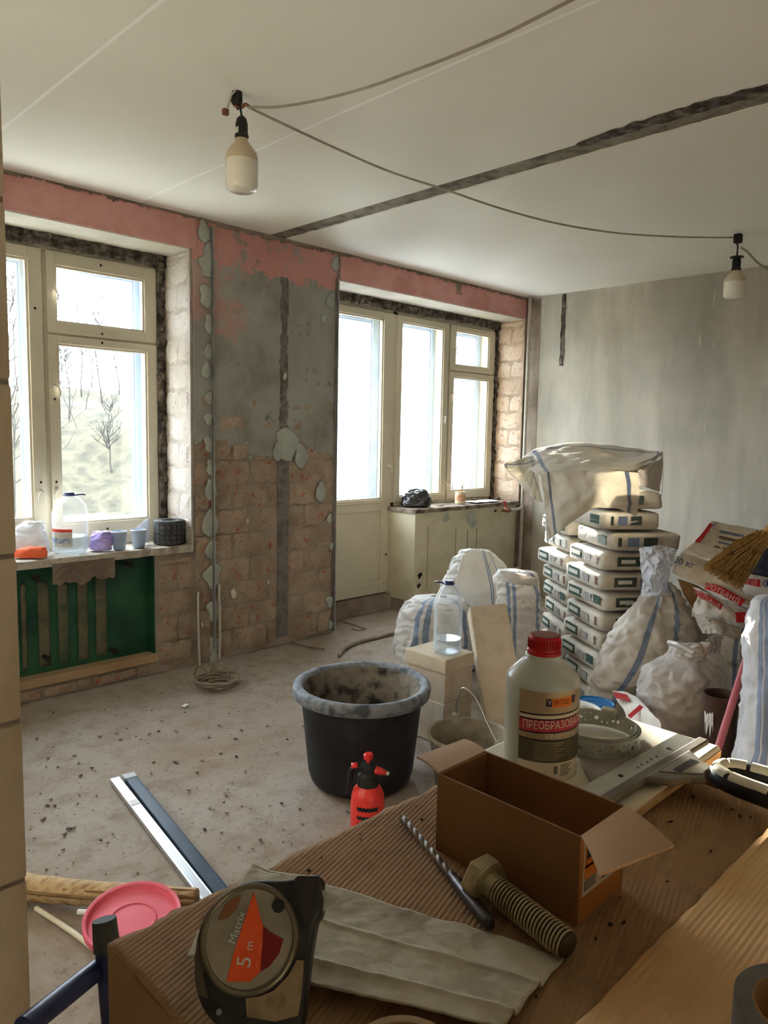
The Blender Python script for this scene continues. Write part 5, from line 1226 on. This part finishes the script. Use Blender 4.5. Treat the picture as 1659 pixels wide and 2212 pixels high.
M_bit = pm('grey_tool_steel', [sr(132,122,112), sr(156,146,134)], 30, .5, .1, metal=.5)
zq = (pb_-pa).normalized(); Lf = (pb_-pa).length; xq = Vector((0, 0, 1)); xq = (xq-zq*xq.dot(zq)).normalized(); yq = zq.cross(xq)
def fl_(u, v):
    th = 2*PI*u; z = Lf*v; a = z/.0125*2*PI; r = .0040*(.62+.38*abs(math.cos(th-a*.5)))*(1 if v > .03 else .3+.7*v/.03)
    return pa+zq*z+xq*(r*math.cos(th))+yq*(r*math.sin(th))
MB().grid(fl_, 16, 130, wrap=True, uv=False).build('flute', M_bit, t, smooth=True, world=True)
z2 = (pcx-pb_); L2 = z2.length
MB().tube([pb_+z2*f for f in (-.02, .0, .03, .12, .16, .9, .97, 1)], [.0038, .0042, .0044, .0044, .0058, .0058, .0050, .0036], 14).build('shank', pm('dark_shank', [sr(58,54,54), sr(80,74,72)], 30, .4, .1, metal=.7), t, smooth=True, world=True)
for s in (-1, 1): MB().tube([pb_+z2*.35+Vector((.004*s, .002*s, .004)), pb_+z2*.92+Vector((.004*s, .002*s, .003))], .0014, 6).build('shank_groove', M_blackp, t, world=True)

# ------------------------------------------------------------------ small open cardboard box
bx0, bx1, by0, by1 = .515, .590, .288, .440
zt = ZV(bx0, by0, 1809)
t = root('cardboard_box', 'small open brown cardboard box with an orange and white end label', 'box', (bx0, by0, TZ))
h_ = zt-TZ; th = .0022
LX, LY = bx1-bx0, by1-by0
M_boxout = pm('dark_kraft_board', [sr(134,96,62), sr(150,110,74)], 8, .8, .2, 60, .002)
MB().ext(0, th, 0, LY, 0, h_).build('long_side', M_boxout, t); MB().ext(LX-th, LX, 0, LY, 0, h_).build('long_side', M_boxout, t)
MB().ext(th, LX-th, 0, th, 0, h_-.001).build('end_panel', pm('orange_kraft', [sr(176,116,58), sr(188,128,70)], 8, .75, .1), t); MB().ext(th, LX-th, LY-th, LY, 0, h_-.001).build('end_panel', M_boxout, t)
MB().ext(th, LX-th, th, LY-th, 0, th).build('bottom', M_boxout, t)
f1 = [Vector((bx0+.001, by0, zt)), Vector((bx1-.001, by0, zt))]
def quadflap(pts, nm, mat):
    MB().grid(lambda u, v: pts[0].lerp(pts[1], u).lerp(pts[3].lerp(pts[2], u), v)+Vector((0, 0, .002*math.sin(PI*v))), 8, 8, uv=False).build(nm, mat, t, solid=.0022, world=True)
quadflap([f1[0], f1[1], HP(1456, 1828, Vector((0, by0-.06, zt)), Vector((0, 1, 0))), HP(1296, 1890, Vector((0, by0-.06, zt)), Vector((0, 1, 0)))], 'end_flap', M_card)
g0, g1 = Vector((bx0+.001, by1, zt)), Vector((bx1-.001, by1, zt))
quadflap([g0, g1, HP(1003, 1598, Vector((0, by1+.055, 0)), Vector((0, 1, 0))), HP(900, 1636, Vector((0, by1+.055, 0)), Vector((0, 1, 0)))], 'end_flap', M_card)
lb = MB().ext(.006, LX-.004, -.0006, .0, .022, h_-.004).build('end_label', M_paperw, t)
for a0, a1, z0, z1, mm in ((.008, LX-.008, h_-.030, h_-.006, 'o'), (.008, .034, .036, .048, 'o'), (.008, .026, .026, .035, 'g')):
    MB().ext(a0, a1, -.001, -.0006, z0, z1).build('label_block', pm('label_orange', [sr(216,130,62)], 4, .7, 0) if mm == 'o' else pm('label_grey', [sr(140,136,130)], 4, .7, 0), lb)
for i in range(6): MB().ext(.036, LX-.010-.004*(i % 3), -.001, -.0006, .026+.004*i, .0275+.004*i).build('text_line', M_rust, lb)
for i in range(3): MB().ext(.022, LX-.014-.006*i, -.0014, -.001, h_-.026+.005*i, h_-.024+.005*i).build('text_line', M_rust, lb)
MB().ext(.010, .016, -.0014, -.001, h_-.022, h_-.010).build('plug_icon', M_blackp, lb)

# ------------------------------------------------------------------ bottle of rust remover
dV = .862
def zb(py): return HD(1164, py, dV).z
pv = HD(1164, 1680, dV); r_ = 77.5*dV/FPX
t = root('rust_remover_bottle', 'dusty clear bottle with a red cap and a rust converter label', 'bottle', (pv.x, pv.y, BT))
lz = lambda py: zb(py)-BT
M_bot = film_mat('dusty_hazy_pet', (.86,.88,.84), .36, (.72,.72,.64), .25)
pr = [(0, .003), (r_*.85, .001), (r_*.98, .006), (r_, .014), (r_, lz(1462)), (r_*.985, lz(1451)), (r_*.93, lz(1444)), (r_*.70, lz(1426)), (r_*.50, lz(1411)), (r_*.44, lz(1402)), (r_*.42, lz(1396))]
MB().lathe(pr, 56, caps=False).build('body', M_bot, t, smooth=True)
MB().lathe([(r_*.2, .005), (r_*.95, .012), (r_*.955, lz(1490)), (0, lz(1490))], 40).build('liquid', film_mat('cloudy_liquid', (.82,.86,.80), .22, (.62,.66,.58), .1), t, smooth=True, auto=.5)
M_capred = pm('red_cap', [sr(168,22,28), sr(180,30,34)], 20, .4, .1)
rc_ = 33.5*dV/FPX
cpz0, cpz1 = lz(1402), lz(1362)
cp = MB().lathe([(rc_*1.05, cpz0), (rc_*1.06, cpz0+.004), (rc_*.99, cpz0+.005), (rc_*.99, cpz1-.003), (rc_*.92, cpz1), (0, cpz1)], 44).build('cap', M_capred, t, smooth=True, auto=.5)
for i in range(40):
    a = 2*PI*i/40; MB().ext(-.0006, .0006, -.0006, .0006, cpz0+.007, cpz1-.004).build('cap_rib', M_capred, cp).location = (rc_*math.cos(a), rc_*math.sin(a), 0)
MB().lathe([(rc_*.9, cpz1+.0004), (0, cpz1+.0008)], 30).build('dust_on_cap', pm('cap_dust', [sr(150,100,84)], 9, .9, .1), cp)
MB().lathe([(rc_*1.18, cpz0-.003), (rc_*1.2, cpz0-.0015), (rc_*1.1, cpz0)], 32, caps=False).build('neck_ring', M_bot, t, smooth=True)
ac = math.atan2(-pv.y, -pv.x)
lzf = lambda py: HD(1164, py, dV-r_*.93).z-BT
def ang(px): return ac+math.asin(max(-1, min(1, (px-1164)/77.5)))
def lab(px0, px1, py0, py1, mat, nm, k_=1.006, par=t, slope=0):
    a0, a1 = ang(px0), ang(px1)
    return MB().grid(lambda u, v: (r_*k_*math.cos(lerp(a0, a1, u)), r_*k_*math.sin(lerp(a0, a1, u)), lerp(lzf(py1), lzf(py0), v)+slope*(u-.5)), 26, 2, uv=False).build(nm, mat, par, smooth=True)
M_lsil = pm('label_silver', [sr(172,152,122), sr(190,172,142)], 4, .4, 0, metal=.3); M_lred = pm('label_crimson', [sr(190,60,78), sr(200,70,88)], 4, .5, 0)
M_lblk = pm('label_black', [sr(24,20,20)], 4, .5, 0); M_lor = pm('label_orange_logo', [sr(226,122,34)], 4, .5, 0); M_lgrn = pm('label_olive', [sr(84,80,62), sr(98,94,74)], 6, .5, 0); M_lwht = pm('label_paper', [sr(222,210,186)], 4, .6, 0); M_lpk = pm('label_plum', [sr(66,40,58)], 4, .5, 0)
R_ = 1243
lb = lab(1119, R_+60 if False else 1241, 1486, 1690, M_lsil, 'label', 1.004)
S = .0035
lab(1120, 1241, 1533, 1536, M_lblk, 'label_rule', 1.008, lb, S); lab(1120, 1241, 1537, 1544, M_lwht, 'label_rule', 1.007, lb, S); lab(1120, 1241, 1544, 1547, M_lblk, 'label_rule', 1.008, lb, S)
lab(1120, 1241, 1547, 1573, M_lred, 'label_red_band', 1.007, lb, S); lab(1120, 1241, 1573, 1576, M_lblk, 'label_rule', 1.008, lb, S)
lab(1120, 1241, 1593, 1642, M_lgrn, 'label_text_panel', 1.007, lb); lab(1120, 1241, 1591, 1593.5, M_lblk, 'label_rule', 1.008, lb); lab(1120, 1241, 1643, 1690, M_lwht, 'label_foot', 1.007, lb)
lab(1172, 1184, 1500, 1517, M_lpk, 'logo_end', 1.008, lb); lab(1184, 1222, 1498, 1519, M_lor, 'logo', 1.009, lb, .001); lab(1222, 1229, 1496, 1513, M_lpk, 'logo_end', 1.008, lb)
for i in range(9): lab(1150+3*(i % 2), 1212-6*(i % 3), 1598+4.6*i, 1599.6+4.6*i, M_lsil, 'text_line', 1.009, lb)
for i in range(5): lab(1193+i*1.6, 1193.9+i*1.6, 1650, 1668, M_lblk, 'barcode_bar', 1.009, lb)
for i in range(6): lab(1206, 1228-(i % 3)*3, 1648+4.5*i, 1650+4.5*i, M_lgrn, 'text_line', 1.009, lb)
def curved(s, px0, px1, py, hpx, mat, slope=0, sx=1.0):
    size = hpx*1.36*dV/FPX; a0 = ang(px0); zc = lzf(py)
    text_part(s, size, mat, lb, None, .0002, warp=lambda p: Vector(((r_*1.010+p.z)*math.cos(a0+p.x/r_), (r_*1.010+p.z)*math.sin(a0+p.x/r_), zc+p.y+slope*p.x)), align='LEFT', sx=sx)
curved('ПРЕОБРАЗОВАТЕЛЬ', 1127, 1241, 1562.5, 17, M_lwht, .05, .72)
curved('РЖАВЧИНЫ', 1172, 1241, 1584, 11, M_lwht, .02, .85)
curved('V', 1175, 1184, 1508, 11, M_pale, 0, .9); curved('ERTUO', 1187, 1222, 1508, 11, M_dred, .02, .75)

# ------------------------------------------------------------------ coil of perforated steel strip
pcn = HZ(1284, 1598, BT+.004); dC_ = (pcn-CAM).dot(_f)
t = root('perforated_strip_coil', 'coil of shiny perforated steel strip behind the bottle', 'steel strip', (pcn.x, pcn.y, BT+.003))
M_galv = pm('galvanised_steel', [sr(186,186,172), sr(210,208,194)], 40, .35, .05, metal=.5)
Rc = 94*dC_/FPX; hS = .020
def strip(n0, n1, rad, zoff, nm):
    mb = MB()
    N = 46
    for i in range(n0, n1):
        a0, a1 = 2*PI*i/N, 2*PI*(i+1)/N; big = i % 3 == 0
        hr_ = .0030 if big else .0015
        cs = [(0,0),(.5,0),(1,0),(1,.5),(1,1),(.5,1),(0,1),(0,.5)]
        def P(u, z):
            a = lerp(a0, a1, u); r = rad(i+u); return Vector((r*math.cos(a), r*math.sin(a), zoff+z))
        wd = rad(i)*(a1-a0); holes = ((.5,),) if big else ((.27,), (.73,))
        for j, (hz_,) in enumerate(holes):
            z0, z1 = (0, 1) if big else ((0, .5) if j == 0 else (.5, 1))
            o_ = [P(u, hS*lerp(z0, z1, v)) for u, v in cs]
            i_ = []
            for u, v in cs:
                dx, dz = (u-.5), (v-.5); l = math.hypot(dx, dz); i_.append(P(.5+dx/l*hr_/wd, hS*hz_+dz/l*hr_))
            mb.add(o_+i_, [(q, (q+1) % 8, 8+(q+1) % 8, 8+q) for q in range(8)])
    return mb.build(nm, M_galv, t, solid=.0008)
strip(0, 46, lambda q: Rc*(1-.004*math.sin(q*.6)), 0, 'outer_turn')
strip(0, 46, lambda q: Rc*.955*(1-.01*math.sin(q*.27+1)), .0015, 'middle_turn')
strip(4, 40, lambda q: Rc*.91*(1-.015*math.sin(q*.3+2)), .003, 'inner_turn')
al = math.atan2(*( (HZ(1332, 1560, BT)-pcn).yx ))
MB().box((Rc*.93*math.cos(al), Rc*.93*math.sin(al), .020), (.012, .018, .014), Matrix.Rotation(al, 3, 'Z')).build('clip', M_galv, t, bevel=.002)

# ------------------------------------------------------------------ clear package under the coil
M_pack = film_mat('dusty_clear_pack', (.86,.82,.76), .30, (.5,.44,.38), .12)
q4 = [HZ(1236, 1622, BT+.002), HZ(1392, 1600, BT+.002), HZ(1440, 1640, BT+.002), HZ(1300, 1735, BT+.002)]
t = root('clear_package', 'dusty clear plastic package lying under the steel coil and spatula', 'package', q4[0])
MB().grid(lambda u, v: q4[0].lerp(q4[1], u).lerp(q4[3].lerp(q4[2], u), v)+Vector((0, 0, .0015*crease(Vector((u*.2, v*.2, 0)), 14))), 30, 26, uv=False).build('film', M_pack, t, smooth=True, solid=.0006, world=True)
MB().grid(lambda u, v: q4[0].lerp(q4[1], .1+.8*u).lerp(q4[3].lerp(q4[2], .1+.8*u), .1+.8*v)+Vector((0, 0, -.0012)), 4, 4, uv=False).build('insert_card', pm('insert_card', [sr(120,104,88), sr(140,124,104)], 60, .8, 0), t, world=True)

# ------------------------------------------------------------------ wide spatula
sz = BT+.006
P0, P1 = HZ(1318, 1706, sz), HZ(1500, 1598, sz)
ex = (P1-P0).normalized(); ey = Vector((0, 0, 1)).cross(ex)           # ey points away from the camera
t = root('wide_spatula', 'wide steel spatula with a grey clamp and an open looped handle', 'spatula', P0.lerp(P1, .5)); t.rotation_euler = (0, 0, math.atan2(ex.y, ex.x))
Lw = (P1-P0).length
M_blade = pm('brushed_blade', [sr(170,172,162), sr(196,196,186)], 60, .28, .05, metal=.85, stretch=(1,20,1))
M_clamp = pm('grey_plastic_clamp', [sr(112,104,92), sr(132,124,110)], 14, .45, .1)
bl = MB().ext(-Lw/2-.05, Lw/2, -.004, .022, .0, .0012).build('blade', M_blade, t)
for x in (-Lw*.32, Lw*.24): MB().lathe([(.0028, 0), (.0028, .0006), (0, .0006)], 14, c=(x, .008, .0012)).build('hole', M_dark, bl)
for i in range(5): MB().lathe([(.0016, 0), (.0012, .0008), (0, .001)], 10, c=(-.03+.011*i, .006+.001*(i % 2), .0012)).build('rivet', M_chrome, bl)
MB().ext(-Lw/2-.05, Lw/2+.004, -.017, -.004, -.002, .005).build('clamp_bar', M_clamp, t, bevel=.002)
MB().prism([(-.060, -.016), (.052, -.016), (.030, -.040), (.022, -.066), (-.012, -.066), (-.022, -.052), (-.046, -.040)], 0, .008).build('clamp_body', M_clamp, t, bevel=.003)
MB().prism([(-.036, -.022), (.034, -.022), (.020, -.040), (.014, -.056), (-.006, -.056), (-.016, -.046)], .008, .0092).build('raised_plate', pm('dusty_plate', [sr(150,142,126)], 5, .5, 0), t, bevel=.0004)
for i_ in range(7): MB().ext(-.022+.0065*i_, -.0175+.0065*i_, -.040, -.031, .0092, .0096).build('embossed_mark', M_blackp, t)
hx0, hy0 = .006, -.070
ring = []
for i in range(41):
    a = 2*PI*i/40; ring.append(Vector((hx0+.023*math.copysign(abs(math.cos(a))**.75, math.cos(a)), hy0-.075+.075*math.copysign(abs(math.sin(a))**.6, math.sin(a)), .012)))
MB().tube(ring, .0105, 12, caps=False).build('handle_loop', M_blackp, t, smooth=True)
MB().prism([(hx0-.018, -.060), (hx0+.018, -.060), (hx0+.020, -.078), (hx0-.020, -.078)], .0, .018).build('handle_neck', M_chrome, t, bevel=.003)
M_sunlit_grip = pm('sunlit_grip_top', [sr(206,200,178), sr(218,212,192)], 8, .4, .05)  # pale top segments: sunlight on the black handle put into the colour
for i in range(0, 40, 4):
    seg = [ring[j]+Vector((0, 0, .0052)) for j in range(i, i+4)]
    seg[-1] = seg[-1].lerp(ring[i+4]+Vector((0, 0, .0052)), .35) if i+4 < 41 else seg[-1]
    MB().tube(seg, .0082, 10).build('sunlit_grip_segment', M_sunlit_grip, t, smooth=True, auto=.9)

# ------------------------------------------------------------------ rolls cut by the lower edge of the picture
def roll(c, ro, ri, h, m_out, m_in, label, nm='tape_roll'):
    t = root(nm, label, 'tape roll', c)
    MB().lathe([(ri, 0), (ro, 0), (ro*1.005, h*.5), (ro, h), (ri, h)], 56, caps=False).build('tape_winding', m_out, t, smooth=True, auto=.6)
    MB().lathe([(ri, h), (ri*.96, h*1.01), (ri*.94, h*.5), (ri*.96, 0), (ri, 0)], 56, caps=False).build('cardboard_core', m_in, t, smooth=True)
roll(W(872, 2330, TZ+.018), .034, .029, .012, pm('yellowed_tape', [sr(150,120,74), sr(170,142,96), sr(110,86,54)], 30, .6, .2), M_cardin, 'yellowed tape roll peeking in at the lower edge below the bolt')
roll(W(1742, 2290, TZ+.039), .040, .03, .03, pm('grey_tape', [sr(96,92,86), sr(120,116,108)], 20, .5, .1), M_cardin, 'grey tape roll cut off by the lower right corner')

# ------------------------------------------------------------------ floor things at lower left
def bar(a, b, w_, h_, mat, name, label, cat, part):
    d = (b-a); L = d.length; t = root(name, label, cat, a); t.rotation_euler = (0, 0, math.atan2(d.y, d.x))
    m = MB().ext(0, L, -w_/2, w_/2, 0, .003).ext(0, L, -w_/2, -w_/2+.003, 0, h_).ext(0, L, w_/2-.003, w_/2, 0, h_)
    m.build(part, mat, t, bevel=.0008)
    return t, L
a, b = HZ(248, 1690, .0), HZ(478, 1990, .0)
t, L = bar(a, b, .036, .02, M_silver, 'aluminium_profile', 'bright aluminium channel lying on the floor at lower left', 'profile', 'channel')
MB().ext(0, L, -.015, .015, .017, .019).build('ribbed_face', M_silver, t)
for i in range(3): MB().ext(0, L, -.009+.008*i, -.007+.008*i, .019, .0205).build('rib', M_steelwire, t)
MB().ext(.22, .26, -.016, .016, .0205, .0212).build('tape_wrap', M_white, t)
n_ = Vector((-(b-a).y, (b-a).x, 0)).normalized(); n_ = n_ if n_.dot(RT) > 0 else -n_
t, L = bar(a+n_*.052+(b-a)*.01, b+n_*.045, .045, .022, M_bluebar, 'dark_profile', 'dark blue-grey profile lying beside the bright channel', 'profile', 'channel')
MB().ext(0, L, -.0225, .0225, .020, .022).build('top_face', M_bluebar, t)
MB().ext(-.012, .03, -.024, .024, -.0, .024).build('film_cuff', M_film, t)
t = root('wood_pole', 'split pale wooden pole lying on the floor behind the pink lid', 'wood', HZ(230, 1950, 0))
pts = [HZ(x, y, .044) for x, y in ((30,1912),(100,1922),(200,1930),(330,1936),(425,1942))]
MB().tube(catmull(pts, 40), [.040-.012*i/40+.003*N3((i*.3, 0, 0), 1) for i in range(41)], 14).build('pole_wood', M_wood, t, smooth=True, world=True)
for k_ in range(3): MB().tube(catmull([p+Vector((0, 0, .026-.006*k_))-FW*(.004+.018*k_) for p in pts], 30), .005, 5).build('bark_ridge', pm('bark_strip', [sr(120,92,62), sr(150,120,84)], 20, .9, .4), t, world=True)
lid(286, 1990, 200, .10, M_pinkp, 'pink plastic bucket lid leaning on the wooden pole by the blue post', (.10, -.10, .3))
floor_line([(78,1962),(112,1984),(160,2016),(198,2046)], .008, 'wooden_stick', M_lam, 'thin pale stick on the floor left of the blue post', 'stick')
floor_line([(168,1970),(185,1971),(215,1974)], .008, 'plastic_tube', M_white, 'short white tube poking out beside the pink lid', 'tube', z=.05)
# blue metal trestle post
ct = HD(226, 1996, 1.0); bt = HD(246, 2215, .98); dirv = (bt-ct).normalized(); ft = ct+dirv*(ct.z/-dirv.z)
t = root('metal_trestle', 'dark blue tubular trestle leg with a capped end in the lower left corner', 'trestle', (ft.x, ft.y, 0))
MB().tube([ct, ft], .0152, 20).build('post', M_navy, t, smooth=True, auto=.6, world=True)
MB().tube([ct-dirv*.006, ct+dirv*.032], [.0156, .0172], 20).build('end_cap', pm('dusty_cap', [sr(70,76,74), sr(88,92,86)], 30, .7, .2), t, smooth=True, auto=.6, world=True)
j0 = HD(222, 2085, 1.0); j1 = HD(50, 2222, .86); dj = (j1-j0).normalized(); jf = j0+dj*((j0.z-.0)/-dj.z) if dj.z < 0 else j1
br_ = MB().tube([j0, j0+dj*min(.9, (jf-j0).length)], .0135, 16).build('brace', M_navy, t, smooth=True, auto=.6, world=True)
